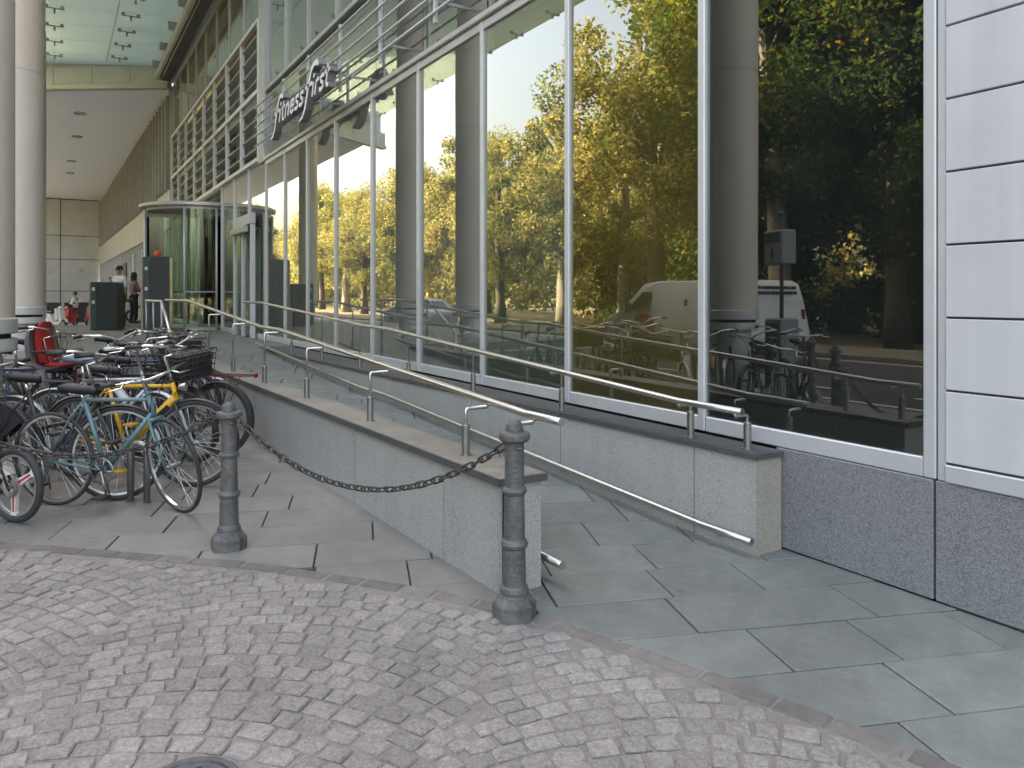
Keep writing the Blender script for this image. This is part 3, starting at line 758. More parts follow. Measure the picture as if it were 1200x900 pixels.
# gutter beam and pipe along the top of the glass, canopy panes with point fixings
bpart(MB().cbox(-30.6, -2.2, 3.28, 3.62, 9.36, 9.86, .03), 'gutter_beam', 'dark_panel')
bpart(MB().tube([(-30.6, 3.16, 9.45), (-2.2, 3.16, 9.45)], .10, 10), 'pipe', 'alu_grey')
for i in range(12):
    x = -29.5+i*2.2; bpart(MB().cbox(x-.05, x+.05, 2.9, 3.27, 9.5, 9.75, .01), 'bracket', 'alu_grey')
cx0 = -31.2
for i in range(10):
    for j in range(5):
        x0 = cx0+i*1.45; y0 = 3.62-j*2.0
        sh = lambda y: (3.7-y)*-.66
        dz = 0.
        if x0 > -4.5: continue
        pa = [(x0+.006+sh(y0)*(1-min(1, i/9)), y0-.006), (x0+1.444+sh(y0)*(1-min(1, (i+1)/9)), y0-.006), (x0+1.444+sh(y0-2)*(1-min(1, (i+1)/9)), y0-1.994), (x0+.006+sh(y0-2)*(1-min(1, i/9)), y0-1.994)]
        if pa[0][1] < -6: continue
        p = bpart(MB().prism(pa[::-1], 10.02, 10.04, zf=lambda x, y: (3.62-y)*.05), 'canopy_pane', 'glass_canopy')
        dz = (3.62-pa[3][1])*.05-.02
        q0 = pa[3]
        mb = MB().lathe([(.07, -.06), (.05, -.03), (.05, .03)], 10, (q0[0]+.15, q0[1]+.14, 9.98+dz))
        mb.lathe([(.07, -.06), (.05, -.03), (.05, .03)], 10, (q0[0]+.15, q0[1]+.55, 9.98+dz))
        mb.tube([(q0[0]+.15, q0[1]+.14, 9.93+dz), (q0[0]+.15, q0[1]+.55, 9.93+dz)], .018, 6)
        mb.tube([(q0[0]+.15, q0[1]+.35, 9.93+dz), (q0[0]+.15, q0[1]+.35, 9.78+dz)], .03, 6)
        bpart(mb, 'point_fixing', 'steel_dark', p)
for j in range(5):
    y = 3.62-j*2.0
    bpart(MB().tube([(-31, y-.05, 9.80+.1*j), (-16.6, y-.05, 9.80+.1*j)], .012, 6), 'tension_rod', 'steel_dark')
bpart(MB().cbox(-16.9, -4.5, -.95, -.25, 9.88, 10.35, .03), 'edge_beam', 'alu_grey')
bpart(MB().box(-31, 6.2, FY+.0, FY+.6, 9.41, 10.6), 'upper_fascia', 'fascia')
# storeys above and behind: the mass that keeps the street in shade
bpart(MB().box(-31, 12, FY+.6, 20, 9.45, 23), 'upper_storeys', 'upper_cladding')
bpart(MB().box(-75, -31, 4.6, 20, 9.85, 16.5), 'upper_storeys', 'upper_cladding')
for k in range(3):
    for i in range(16):
        x = 6.2-i*2.3; bpart(MB().box(x-1.6, x, FY+.57, FY+.602, 10.6+k*3.4, 12.6+k*3.4), 'upper_window', 'car_glass')
# interior seen through the glass
bpart(MB().box(-31, -2.1, FY+.12, 12, .45, .58), 'interior_floor', 'interior_floor')
bpart(MB().box(-31, -2.1, 11.9, 12.1, .6, 9.4), 'interior_wall', 'interior_wall')
bpart(MB().box(-31, -2.1, FY+.14, 12, 4.35, 4.6), 'interior_ceiling', 'interior_ceiling')
bpart(MB().box(-2.2, -2.1, FY+.1, 12, .6, 9.4), 'interior_wall', 'interior_wall')
bpart(MB().box(-31, -2.1, FY+.16, FY+5, 9.30, 9.42), 'interior_ceiling', 'interior_ceiling')
for x0, x1, y, z0, z1, m, nm in ((-5.75, -4.5, 4.55, .6, 4.3, 'gold_curtain', 'curtain'), (-7.3, -6.2, 4.7, .6, 4.3, 'gold_curtain', 'curtain'), (-5.35, -4.65, 4.30, .6, 2.1, 'green_partition', 'partition'),
                                 (-7.9, -7.45, 4.5, .6, 4.3, 'green_partition', 'partition'), (-12.2, -11, 5.3, .6, 3.0, 'green_partition', 'partition')):
    mb = MB(); nseg = 16; vs = []
    for i in range(nseg+1):
        x = lerp(x0, x1, i/nseg); yy = y+(.05*math.sin(i*1.9) if nm == 'curtain' else 0); vs += [(x, yy, z0), (x, yy, z1), (x, yy+.04, z0), (x, yy+.04, z1)]
    fs = []
    for i in range(nseg):
        a = 4*i; fs += [(a, a+4, a+5, a+1), (a+3, a+7, a+6, a+2), (a+1, a+5, a+7, a+3)]
    bpart(mb.add(vs, fs), nm, m)
for x in (-6.6, -10.6, -14.6): bpart(MB().lathe([(.24, .58), (.24, 4.36)], 20, (x, 7.6, 0)), 'interior_column', 'fascia')
bpart(MB().cbox(-12, -8.6, 8.5, 9.2, .58, 1.7, .02), 'counter', 'interior_ceiling')

# revolving door drum
DC = Vector((-22.9, 3.45)); DR = 1.42; DZ = 3.96
dr = bpart(MB().lathe([(DR+.10, 3.89), (DR+.10, DZ), (DR+.02, DZ+.03), (0, DZ+.03)], 40, (DC.x, DC.y, 0), caps=False).lathe([(0, 3.80), (DR-.08, 3.80), (DR-.08, 3.88), (DR+.10, 3.89)], 40, (DC.x, DC.y, 0), caps=False), 'revolving_door', 'aluminium')
def arc_pane(a0, a1, r, z0, z1, th=.012, k=8):
    vs = []
    for i in range(k+1):
        a = lerp(a0, a1, i/k)
        for rr_ in (r, r-th):
            for z in (z0, z1): vs.append((DC.x+rr_*math.cos(a), DC.y+rr_*math.sin(a), z))
    fs = []
    for i in range(k):
        a = 4*i; fs += [(a, a+4, a+5, a+1), (a+2, a+3, a+7, a+6)]
    return MB().add(vs, fs, True)
R_ = math.radians
for a0, a1 in ((-175, -145), (-143, -113), (-111, -81), (-22, 8)):
    bpart(arc_pane(R_(a0), R_(a1), DR, .66, 3.80), 'curved_pane', 'glass_drum', dr)
for a in (-176, -144, -112, -80, -23, 9):
    x, y = DC.x+DR*math.cos(R_(a)), DC.y+DR*math.sin(R_(a)); bpart(MB().tube([(x, y, .6), (x, y, 3.81)], .032, 8), 'drum_post', 'aluminium', dr)
for z0, z1 in ((.60, .68), (1.60, 1.63)):
    for a0, a1 in ((-176, -80), (-23, 9)):
        bpart(arc_pane(R_(a0), R_(a1), DR+.015, z0, z1, .03, 14), 'drum_band', 'alu_grey', dr)
for k in range(3):                                  # turning leaves
    a = R_(20+120*k); ex, ey = math.cos(a), math.sin(a)
    T = Matrix.Translation((DC.x, DC.y, 0)) @ Matrix.Rotation(a, 4, 'Z')
    bpart(MB().box(.06, DR-.07, -.008, .008, .72, 3.69, T=T), 'door_leaf', 'glass_drum', dr)
    mb = MB().cbox(.02, .07, -.025, .025, .63, 3.77, .004, T=T).cbox(DR-.10, DR-.04, -.025, .025, .63, 3.77, .004, T=T).cbox(.071, DR-.101, -.025, .025, .63, .73, .004, T=T).cbox(.071, DR-.101, -.025, .025, 3.67, 3.77, .004, T=T)
    bpart(mb, 'door_leaf_frame', 'aluminium', dr)
bpart(MB().lathe([(.05, .6), (.05, 3.80)], 12, (DC.x, DC.y, 0)), 'drum_shaft', 'chrome', dr)
# side entrance with its white frame
sd_ = bpart(MB().cbox(-18.75, -16.9, FY-.16, FY-.04, 3.05, 3.28, .01), 'sliding_door', 'white_panel')
bpart(MB().cbox(-18.6, -17.05, FY-.26, FY-.165, 2.88, 3.02, .01), 'door_operator', 'alu_grey', sd_)
for x in (-18.72, -17.83, -16.93): bpart(MB().cbox(x-.045, x+.045, FY-.15, FY-.05, .6, 3.04, .006), 'door_jamb', 'aluminium', sd_)
for x in (-18.28, -17.38): bpart(MB().box(x-.38, x+.38, FY-.11, FY-.09, .66, 3.0), 'door_pane', 'glass_drum', sd_)

# ---------------------------------------------------------------- the shop sign: hand-drawn letters on a plane of their own
def ribbon(mb, pts, wd, depth, taper=None):
    pts = [Vector((x, 0, z)) for x, z in pts]; n = len(pts); L_ = []; R2 = []
    for i, p in enumerate(pts):
        d = (pts[min(i+1, n-1)]-pts[max(i-1, 0)]).normalized(); nn = Vector((-d.z, 0, d.x)); k = wd/2*(taper[i] if taper else 1)
        L_.append(p+nn*k); R2.append(p-nn*k)
    vs = []
    for i in range(n):
        for p in (L_[i], R2[i]): vs += [(p.x, 0, p.z), (p.x, depth, p.z)]
    fs = []; mi = []
    for i in range(n-1):
        a = 4*i
        mb.add([vs[a], vs[a+2], vs[a+6], vs[a+4]], [(0, 1, 2, 3)], mi=0)
        mb.add([vs[a+1], vs[a+5], vs[a+7], vs[a+3], vs[a], vs[a+4], vs[a+6], vs[a+2]], [(0, 1, 2, 3), (4, 5, 1, 0), (3, 2, 6, 7)], mi=1)
    a = 4*(n-1)
    mb.add([vs[0], vs[1], vs[3], vs[2], vs[a], vs[a+2], vs[a+3], vs[a+1]], [(0, 1, 2, 3), (4, 5, 6, 7)], mi=1)
ST = {
 'f': (.62, [([(1.0, 1.75), (.86, 2.02), (.62, 2.06), (.42, 1.85), (.34, 1.4), (.26, .5), (.18, -.35), (.02, -.75), (-.22, -.92)], [.7, 1.5, 1.2, 1.15, 1.25, 1.2, 1.1, 1.0, .6]), ([(.02, .98), (.68, 1.0)], None)]),
 'F': (.80, [([(1.35, 1.9), (1.15, 2.22), (.82, 2.25), (.58, 1.95), (.48, 1.4), (.38, .5), (.28, -.45), (.08, -.95), (-.25, -1.12)], [.7, 1.6, 1.3, 1.2, 1.35, 1.3, 1.2, 1.0, .6]), ([(.10, .98), (.86, 1.0)], None)]),
 'i': (.34, [([(.17, 1.0), (.17, 0)], None), ([(.15, 1.28), (.19, 1.52)], None)]),
 't': (.46, [([(.22, 1.45), (.20, .25), (.28, .05), (.44, .02)], None), ([(.0, .98), (.44, 1.0)], None)]),
 'n': (.66, [([(.14, 1.0), (.14, 0)], None), ([(.14, .72), (.3, .95), (.46, .92), (.52, .7), (.52, 0)], None)]),
 'e': (.60, [([(.08, .52), (.5, .56), (.48, .85), (.32, .98), (.14, .85), (.08, .5), (.16, .12), (.34, .02), (.52, .18)], None)]),
 's': (.54, [([(.46, .82), (.3, .98), (.12, .86), (.16, .62), (.4, .42), (.44, .18), (.28, .02), (.06, .14)], None)]),
 'r': (.46, [([(.12, 1.0), (.12, 0)], None), ([(.12, .7), (.26, .94), (.44, .92)], None)]),
}
word = 'fitnessFirst'; tot = sum(ST[c][0] for c in word)
sx0, sx1 = -13.55, -10.45; unit = (sx1-sx0)/tot; uz = .205
sign = thing('shop_sign', 'white raised lettering reading fitness first above the shop windows', 'sign', (sx0, FY-.47, 4.44))
x = 0
for c in word:
    wv, strokes = ST[c]; mb = MB()
    for pts, tp in strokes:
        ribbon(mb, [((px_+.16*pz)*unit, pz*uz) for px_, pz in pts], .058, .12, tp)
    mb.build('letter', ['sign_white', 'sign_side'], sign, loc=(x, 0, 0)); x += wv*unit
for z in (.02, .16): MB().cbox(0, 3.1, .122, .15, z, z+.04, .005).build('mounting_rail', 'sign_side', sign)

# ---------------------------------------------------------------- canopy columns
def column(x, y, zb, label):
    t = thing('column', label, 'column', (x, y, zb), group='round columns along the arcade')
    r = .37
    MB().lathe([(r, 1.32-zb), (r, 4.62), ], 40).build('shaft', 'column_paint', t)
    MB().lathe([(r, 4.64), (r, 9.9-zb)], 40, caps=False).build('shaft', 'column_paint', t)
    MB().lathe([(r-.006, 4.60), (r-.006, 4.66)], 40, caps=False).build('joint', 'stone_panel', t)
    MB().lathe([(r+.01, 1.19-zb), (r+.02, 1.20-zb), (r+.02, 1.31-zb), (r+.01, 1.32-zb), (r-.01, 1.32-zb)], 40, caps=False).build('collar', 'column_base', t)
    MB().lathe([(r-.03, 1.15-zb), (r-.03, 1.19-zb)], 40, caps=False).build('joint', 'joint_dark', t)
    MB().lathe([(r-.02, 1.04-zb), (r+.015, 1.045-zb), (r+.02, 1.06-zb), (r+.015, 1.15-zb), (r-.02, 1.15-zb)], 40, caps=False).build('collar', 'column_base', t)
    MB().lathe([(r-.09, 0), (r-.09, 1.045-zb)], 40).build('pedestal', 'column_base', t)
    MB().lathe([(r+.02, 0), (r+.02, .05), (r-.02, .06)], 40).build('foot', 'column_base', t)
column(-7.7, -.66, -.02, 'thick pale column cut off by the left edge of the picture')
column(-15.3, -.53, PLAT, 'pale round column just inside the left edge, with grey collars at its base')
column(-18.9, -.55, PLAT, 'pale round column hidden behind the leftmost pair, seen mirrored in a narrow window')
column(-28.6, -.62, PLAT, 'farthest pale round column, seen mirrored beside the revolving door')

# ---------------------------------------------------------------- bollards and chains
iron = [(0, .925), (.022, .92), (.038, .90), (.043, .875), (.043, .868), (.070, .862), (.074, .852), (.074, .832), (.066, .822), (.046, .815), (.045, .61), (.055, .603), (.061, .592), (.055, .578), (.047, .570), (.050, .365), (.060, .357), (.066, .343), (.060, .328), (.052, .320), (.055, .150), (.064, .140), (.068, .125), (.068, .112), (.076, .100)]
def bollard_meshes():
    mb = MB().lathe(iron[::-1], 24, caps=False)
    a = mb.mesh('shaft', 'iron')
    mb = MB(); prof = [(.074, .104), (.098, .078), (.104, .066), (.104, .0), (.104, -.03)]
    mb.lathe(prof[::-1], 8, smooth=False, T=Matrix.Rotation(PI/8, 4, 'Z'))
    return a, mb.mesh('foot', 'iron')
BA, BF = bollard_meshes()
def bollard(x, y, label):
    t = thing('bollard', label, 'bollard', (x, y, 0), rz=rnd.uniform(-.2, .2), group='cast iron bollards with chains')
    link('shaft', BA, t); link('foot', BF, t)
    for s in (-1, 1): MB().tube([(s*.045+.018*math.cos(a)*s, .018*math.sin(a), .795) for a in [i*PI/4 for i in range(8)]], .006, 6, closed=True).build('eye', 'iron', t)
BOL = [(-4.80, .89, 'ringed iron bollard standing by the bicycles at the cobble edge'), (-3.09, 1.85, 'ringed iron bollard in front of the granite wall end'),
       (-6.05, -.72, 'iron bollard outside the left edge, mirrored in the rightmost window'), (-1.05, 2.35, 'iron bollard outside the right edge of the picture'), (-7.4, -2.0, 'iron bollard beyond the left edge, by the parking meter')]
BOL = BOL[:3]+BOL[4:]
for b in BOL: bollard(*b)
bpy.data.objects['bollard'].scale = (1, 1, .94)
def link_mesh():
    pts = []
    L2, W2 = .024, .015
    for i in range(14):
        a = 2*PI*i/14; x = math.cos(a); pts.append((W2*x+(L2-W2+.012)*(1 if x > .01 else -1 if x < -.01 else 0), W2*math.sin(a), 0))
    return MB().tube(pts, .0052, 6, closed=True).mesh('link', 'chain_iron')
LM = link_mesh()
def chain(p, q, sag, label, z=.79):
    p = Vector((*p, z)); q = Vector((*q, z)); d = (q-p).normalized(); p = p+d*.06; q = q-d*.06
    t = thing('chain', label, 'chain', p, group='chains hung between bollards')
    f = lambda s: p+(q-p)*s+Vector((0, 0, -4*sag*s*(1-s)))
    N_ = 400; pts = [f(i/N_) for i in range(N_+1)]; acc = 0; pitch = .052; out = []
    last = pts[0]; need = pitch/2
    for a, b in zip(pts, pts[1:]):
        l = (b-a).length
        if acc+l >= need: out.append((b, (b-a).normalized())); need += pitch
        acc += l
    for i, (c, d_) in enumerate(out):
        q_ = d_.to_track_quat('X', 'Z'); o = link('link', LM, t, loc=c-p); o.rotation_mode = 'QUATERNION'
        o.rotation_quaternion = q_ @ Matrix.Rotation(PI/2*(i % 2)+rnd.uniform(-.25, .25)+.5, 3, 'X').to_quaternion()
chain(BOL[0][:2], BOL[1][:2], .31, 'sagging iron chain between the two bollards in front of the granite wall')
chain(BOL[2][:2], BOL[0][:2], .27, 'iron chain hanging across the front of the teal bicycle')
chain(BOL[3][:2], BOL[2][:2], .3, 'iron chain beyond the left edge of the picture')

# ---------------------------------------------------------------- bicycles
WH = {}
def wheel_meshes(r, tw, rim_m, tyre_m='rubber', spoke='chrome', n=28, mag=False):
    k = (r, tw, rim_m, mag)
    if k in WH: return WH[k]
    ring = lambda rad, nn=40: [(rad*math.cos(2*PI*i/nn), 0, rad*math.sin(2*PI*i/nn)) for i in range(nn)]
    ty = MB().tube(ring(r-tw), tw, 10, closed=True).mesh('tyre', tyre_m)
    rr_ = r-2*tw+.002
    rim = MB(); N_ = 40
    for (a, b, y0, y1) in ((rr_, rr_, -.010, .010), (rr_, rr_-.016, .010, .008), (rr_-.016, rr_-.016, .008, -.008), (rr_-.016, rr_, -.008, -.010)):
        vs = []
        for i in range(N_):
            t = 2*PI*i/N_; vs += [(a*math.cos(t), y0, a*math.sin(t)), (b*math.cos(t), y1, b*math.sin(t))]
        rim.add(vs, [(2*i, 2*i+1, (2*i+3) % (2*N_), (2*i+2) % (2*N_)) for i in range(N_)], True)
    rim = rim.mesh('wheel', rim_m)
    sp = MB()
    if mag:
        for i in range(3):
            a = 2*PI*i/3+.5; c, s_ = math.cos(a), math.sin(a); n_ = Vector((-s_, 0, c)); e = Vector((c, 0, s_))
            for y, mi in ((0, 0),):
                vs = []
                for rad, wd in ((.02, .035), (.08, .022), (rr_-.03, .016), (rr_-.005, .03)):
                    for sy in (-.012, .012):
                        for sw in (-1, 1): vs.append(e*rad+n_*wd*sw+Vector((0, sy, 0)))
                fs = []
                for q in range(3):
                    b = 4*q; fs += [(b, b+4, b+5, b+1), (b+2, b+3, b+7, b+6), (b, b+2, b+6, b+4), (b+1, b+5, b+7, b+3)]
                sp.add(vs, fs)
            sp.box(0.03, rr_-.03, -.0145, .0145, -.007, .007, mi=1, T=Matrix.Rotation(-a, 4, 'Y'))
        sp.lathe([(.075, -.002), (.075, .002), (.04, .002), (.04, -.002), (.075, -.002)], 20, (0, -.035, 0), mi=2, T=Matrix.Rotation(PI/2, 4, 'X'), caps=False)
        sp = sp.mesh('spokes', ['white_plastic', 'red_paint', 'chrome'])
    else:
        for i in range(n):
            a = 2*PI*i/n; b = a+(.55 if i % 4 < 2 else -.55); y = .022 if i % 2 else -.022
            sp.tube([(.018*math.cos(b), y, .018*math.sin(b)), ((rr_-.01)*math.cos(a), y*.1, (rr_-.01)*math.sin(a))], .0013, 4, caps=False)
        sp = sp.mesh('spokes', spoke)
    hub = MB().lathe([(.012, -.05), (.012, -.03), (.022, -.028), (.022, -.022), (.014, -.018), (.014, .018), (.022, .022), (.022, .028), (.012, .03), (.012, .05)], 10, T=Matrix.Rotation(PI/2, 4, 'X')).mesh('hub', 'steel_dark')
    WH[k] = (rim, ty, sp, hub); return WH[k]
def bike(label, rear, head, paint='black_paint', wb=1.02, r=.34, tw=.016, rim='silver_paint', steer=0., step=False, bars='flat', saddle='black_plastic', saddle_z=.93, bar_z=1.0,
         rack=False, guards=None, basket=False, child=False, lean=0., z=0., lamp=False, down=None, mag=False, coat=False, tube_r=.015, grips='black_plastic', fork_m=None, pedals='black_plastic', fat=1., bottle=False, rack_light=False, blue_guard=False, low=0., bag=False):
    t = thing('bicycle', label, 'bicycle', (rear[0], rear[1], z), group='bicycles parked at the rack')
    t.rotation_euler = (lean, 0, math.radians(head)); t.rotation_mode = 'XYZ'
    rh = Vector((0, 0, r)); fh = Vector((wb, 0, r)); bb = Vector((.43, 0, .28)); st = Vector((.27, 0, .78-low)); sb = Vector((.245, 0, saddle_z))
    ax = Vector((-.30, 0, .954)); hb = Vector((wb-.045, 0, r))+ax*.36; ht = hb+ax*.135; R = tube_r
    fr = MB(); d2 = Vector((0, .055, 0))
    dtr = R*1.2*fat
    fr.tube([hb+ax*.02, bb], dtr, 10)
    fr.tube([st, bb], R*1.05, 10)
    fr.tube([hb-ax*.01, ht], R*1.25, 10)
    if step: fr.tube([hb+ax*.06, lerp(hb+ax*.06, bb, .5)+Vector((0, 0, .05)), lerp(st, bb, .55)], R, 10)
    else: fr.tube([ht-ax*.025, st-Vector((0, 0, .012))], R, 10)
    for s in (-1, 1):
        fr.tube([bb+d2*.5*s, rh+d2*s], R*.6, 7); fr.tube([st-Vector((0, 0, .02))+d2*.3*s, lerp(st, rh, .3)+d2*.8*s, rh+d2*s], R*.5, 7)
    fr.lathe([(.021, -.035), (.021, .035)], 12, bb, T=Matrix.Rotation(PI/2, 4, 'X'))
    fr = fr.build('frame', paint, t)
    if down: MB().tube([lerp(hb, bb, .12)+Vector((0, 0, .0)), lerp(hb, bb, .42)], dtr+.0012, 10, caps=False).build('band', down, fr)
    # steering group turns about the head axis
    S = Matrix.Translation(hb) @ Matrix.Rotation(math.radians(steer), 4, ax) @ Matrix.Translation(-hb)
    def wheel(c, mw):
        rm, ty, sp, hu = wheel_meshes(r, tw, rim, mag=mag)
        o = link('wheel', rm, t, mw=mw @ Matrix.Translation(c))
        for nm, me in (('tyre', ty), ('spokes', sp), ('hub', hu)): link(nm, me, o)
    wheel(rh, Matrix.Identity(4)); wheel(fh, S)
    fk = MB(); cr = hb-ax*.03
    fk.tube([cr-Vector((0, .05, 0)), cr, cr+Vector((0, .05, 0))], R*.95, 8)
    for s in (-1, 1): fk.tube([cr+d2*.9*s, lerp(cr, fh, .55)+d2*.95*s-Vector((.012, 0, 0)), fh+d2*s], [R*.8, R*.65, R*.45], 8)
    fk.tube([ht, ht+ax*.035], R*1.15, 10)
    fk.build('fork', fork_m or paint, t, mw=S)
    # stem and handlebar
    bt = ht+ax*max(.04, (bar_z-ht.z)); sf = bt+Vector((.07, 0, .015))
    hbm = MB(); hbm.tube([ht+ax*.02, bt, sf], .0115, 8)
    ends = []
    if bars == 'flat':
        hbm.tube([sf+Vector((-.05, .30, .03)), sf+Vector((0, .09, .01)), sf, sf+Vector((0, -.09, .01)), sf+Vector((-.05, -.30, .03))], .011, 8)
        ends = [(sf+Vector((-.05, .30, .03)), sf+Vector((-.028, .18, .02))), (sf+Vector((-.05, -.30, .03)), sf+Vector((-.028, -.18, .02)))]
    elif bars == 'city':
        hbm.tube([sf+Vector((-.24, .27, .05)), sf+Vector((-.10, .27, .07)), sf+Vector((.02, .16, .06)), sf, sf+Vector((.02, -.16, .06)), sf+Vector((-.10, -.27, .07)), sf+Vector((-.24, -.27, .05))], .011, 8)
        ends = [(sf+Vector((-.25, s*.27, .05)), sf+Vector((-.12, s*.27, .068))) for s in (1, -1)]
    else:
        for s in (1, -1): hbm.tube([sf, sf+Vector((0, s*.19, 0)), sf+Vector((.05, s*.205, -.004)), sf+Vector((.10, s*.21, -.05)), sf+Vector((.08, s*.21, -.10)), sf+Vector((.0, s*.215, -.12))], .0115, 8)
        ends = [(sf+Vector((.0, s*.215, -.12)), sf+Vector((.07, s*.21, -.105))) for s in (1, -1)]
    hbo = hbm.build('handlebar', 'chrome' if paint != 'black_paint' else 'steel', t, mw=S)
    for e0, e1 in ends:
        MB().tube([e0, e1], .016, 8).build('grip', grips, hbo)
        s = 1 if e0.y > 0 else -1
        MB().tube([e1+Vector((.03, -.01*s, 0)), e1+Vector((.06, .03*s, -.02)), e0+Vector((.05, 0, -.035))], .006, 6).build('brake_lever', 'chrome', hbo)
    for s in (-1, 1):
        e = sf+Vector((.02, s*.14, .02)); MB().tube([e, e+Vector((.09, -s*.03, .03)), e+Vector((.07, -s*.11, -.07)), hb+ax*.08+Vector((.035, s*.02, 0)), hb+ax*.02+Vector((-.02, s*.02, -.02))], .0028, 5).build('cable', 'black_plastic', hbo)
    # seat
    MB().tube([st-Vector((0, 0, .02)), sb-Vector((0, 0, .03))], .0125, 8).build('seat_post', 'chrome', t)
    sv = []; 
    prof = [(-.14, .062, .012), (-.11, .075, .022), (-.05, .06, .016), (.02, .032, .006), (.09, .022, .004), (.13, .014, -.004)]
    mb = MB(); nn = 8
    for (x, hw, dz) in prof:
        for j in range(nn):
            a = 2*PI*j/nn; sv.append((x, hw*math.cos(a), dz-.012+.018*math.sin(a)+(-.03 if math.sin(a) < -.1 and abs(math.cos(a)) > .5 else 0)))
    k = len(prof)
    mb.add(sv, [(i*nn+j, i*nn+(j+1) % nn, (i+1)*nn+(j+1) % nn, (i+1)*nn+j) for i in range(k-1) for j in range(nn)]+[tuple(range(nn))[::-1], tuple((k-1)*nn+j for j in range(nn))], True)
    mb.build('saddle', saddle, t, loc=sb)
    # drive
    cs = MB(); TX = Matrix.Rotation(PI/2, 4, 'X')
    cs.lathe([(.092, -.003), (.096, 0), (.092, .003), (.078, .003), (.078, -.003), (.092, -.003)], 28, bb+Vector((0, -.045, 0)), T=TX, caps=False)
    for i in range(5): a = 2*PI*i/5; cs.tube([bb+Vector((0, -.045, 0)), bb+Vector((.085*math.cos(a), -.045, .085*math.sin(a)))], .006, 5)
    ca = R_(-75); cv = Vector((math.cos(ca), 0, math.sin(ca)))*.17
    cs.tube([bb+Vector((0, -.05, 0)), bb+cv+Vector((0, -.06, 0))], [.012, .009], 6); cs.tube([bb+Vector((0, .05, 0)), bb-cv+Vector((0, .06, 0))], [.012, .009], 6)
    co = cs.build('crankset', 'steel_dark', t)
    for s, y in ((1, -.11), (-1, .11)): MB().cbox(-.045, .045, -.045, .045, -.011, .011, .004, T=Matrix.Translation(bb+cv*s+Vector((0, y, 0)))).build('pedal', pedals, co)
    ch = MB(); y = -.045
    ch.tube([bb+Vector((0, y, .094)), rh+Vector((0, y, .04)), rh+Vector((-.035, y, .0)), rh+Vector((0, y, -.04)), bb+Vector((0, y, -.094))], .004, 4, caps=False); ch.build('drive_chain', 'chain_iron', t)
    MB().lathe([(.042, -.012), (.042, .012), (.02, .016)], 16, rh+Vector((0, y, 0)), T=TX).build('sprocket', 'steel_dark', t)
    MB().tube([bb+Vector((-.06, .05, -.02)), bb+Vector((-.10, .15, -.27))], .007, 6).build('kickstand', 'steel_dark', t)
    def guard(c, a0, a1, m, mw):
        vs = []; n_ = 18
        for i in range(n_+1):
            a = R_(lerp(a0, a1, i/n_)); rd = r+.014
            for yy, rr_ in ((-.028, rd-.012), (-.016, rd), (.016, rd), (.028, rd-.012)): vs.append((c.x+rr_*math.cos(a), yy, c.z+rr_*math.sin(a)))
        mb = MB().add(vs, [(4*i+j, 4*i+j+1, 4*i+j+5, 4*i+j+4) for i in range(n_) for j in range(3)], True)
        a = R_(a1 if a1 > 150 else a0)
        for s in (-1, 1): mb.tube([c+Vector((0, .05*s, 0)), c+Vector(((r+.01)*math.cos(a), .028*s, (r+.01)*math.sin(a)))], .003, 5)
        return mb.build('mudguard', m, t, mw=mw)
    if guards: guard(rh, 20, 200, guards, Matrix.Identity(4)); guard(fh, -20, 120, guards, S)
    if coat:
        P = [(.0, r+.02)]+[((r*.98)*math.cos(R_(a)), r+(r*.98)*math.sin(R_(a))) for a in range(40, 175, 15)]
        for s in (-1, 1): MB().extrude_y(P, s*.045, s*.048).build('coat_guard', 'black_plastic', t)
    if rack:
        mb = MB(); zr = 2*r+.07
        mb.tube([(-.36, -.06, zr), (-.30, -.075, zr), (.10, -.075, zr), (.18, 0, zr), (.10, .075, zr), (-.30, .075, zr), (-.36, .06, zr)], .006, 6, closed=True)
        for yy in (-.03, .03): mb.tube([(-.35, yy, zr+.002), (.14, yy, zr+.002)], .004, 5)
        for s in (-1, 1): mb.tube([(0, .06*s, r), (-.18, .075*s, zr)], .005, 5); mb.tube([(0, .06*s, r), (.0, .075*s, zr)], .005, 5)
        ro = mb.build('rack', 'black_plastic', t)
        if rack_light:
            for s in (-1, 1): MB().cbox(-.34, .12, s*.079-.003, s*.079+.003, zr-.003, zr+.005, .001).build('reflector_strip', 'tail_lamp', ro)
        MB().cbox(-.39, -.37, -.03, .03, zr-.02, zr+.02, .006).build('tail_light', 'tail_lamp', ro)
        if bag: MB().cbox(-.30, .05, -.17, -.085, zr-.30, zr-.02, .03).build('pannier', 'black_plastic', ro)
    if basket:
        mb = MB(); bx, by, h = .17, .20, .24; c0 = sf+Vector((.20, 0, -.24))
        for k in range(6):
            zz_ = h*k/5; f = lerp(.82, 1, k/5); mb.tube([c0+Vector((bx*f*sx, by*f*sy, zz_)) for sx, sy in ((-1, -1), (1, -1), (1, 1), (-1, 1))], .004 if k < 5 else .006, 5, closed=True)
        for k in range(-4, 5):
            u = k/4
            for a, b in (((-1, u), (-1, u)), ((1, u), (1, u)), ((u, -1), (u, -1)), ((u, 1), (u, 1))):
                mb.tube([c0+Vector((bx*.82*a[0], by*.82*a[1], 0)), c0+Vector((bx*b[0], by*b[1], h))], .003, 4)
            mb.tube([c0+Vector((bx*.82*u, -by*.82, 0)), c0+Vector((bx*.82*u, by*.82, 0))], .003, 4)
        mb.box(c0.x-bx*.8, c0.x+bx*.8, c0.y-by*.8, c0.y+by*.8, c0.z+.004, c0.z+h*.9)
        mb.build('basket', 'black_plastic', t, mw=S)
    if lamp: MB().lathe([(.012, -.05), (.03, -.02), (.034, .01), (.0, .016)], 12, hb+ax*.1+Vector((.09, 0, 0)), T=Matrix.Rotation(PI/2, 4, 'Y'), caps=False).build('headlamp', 'chrome', t, mw=S)
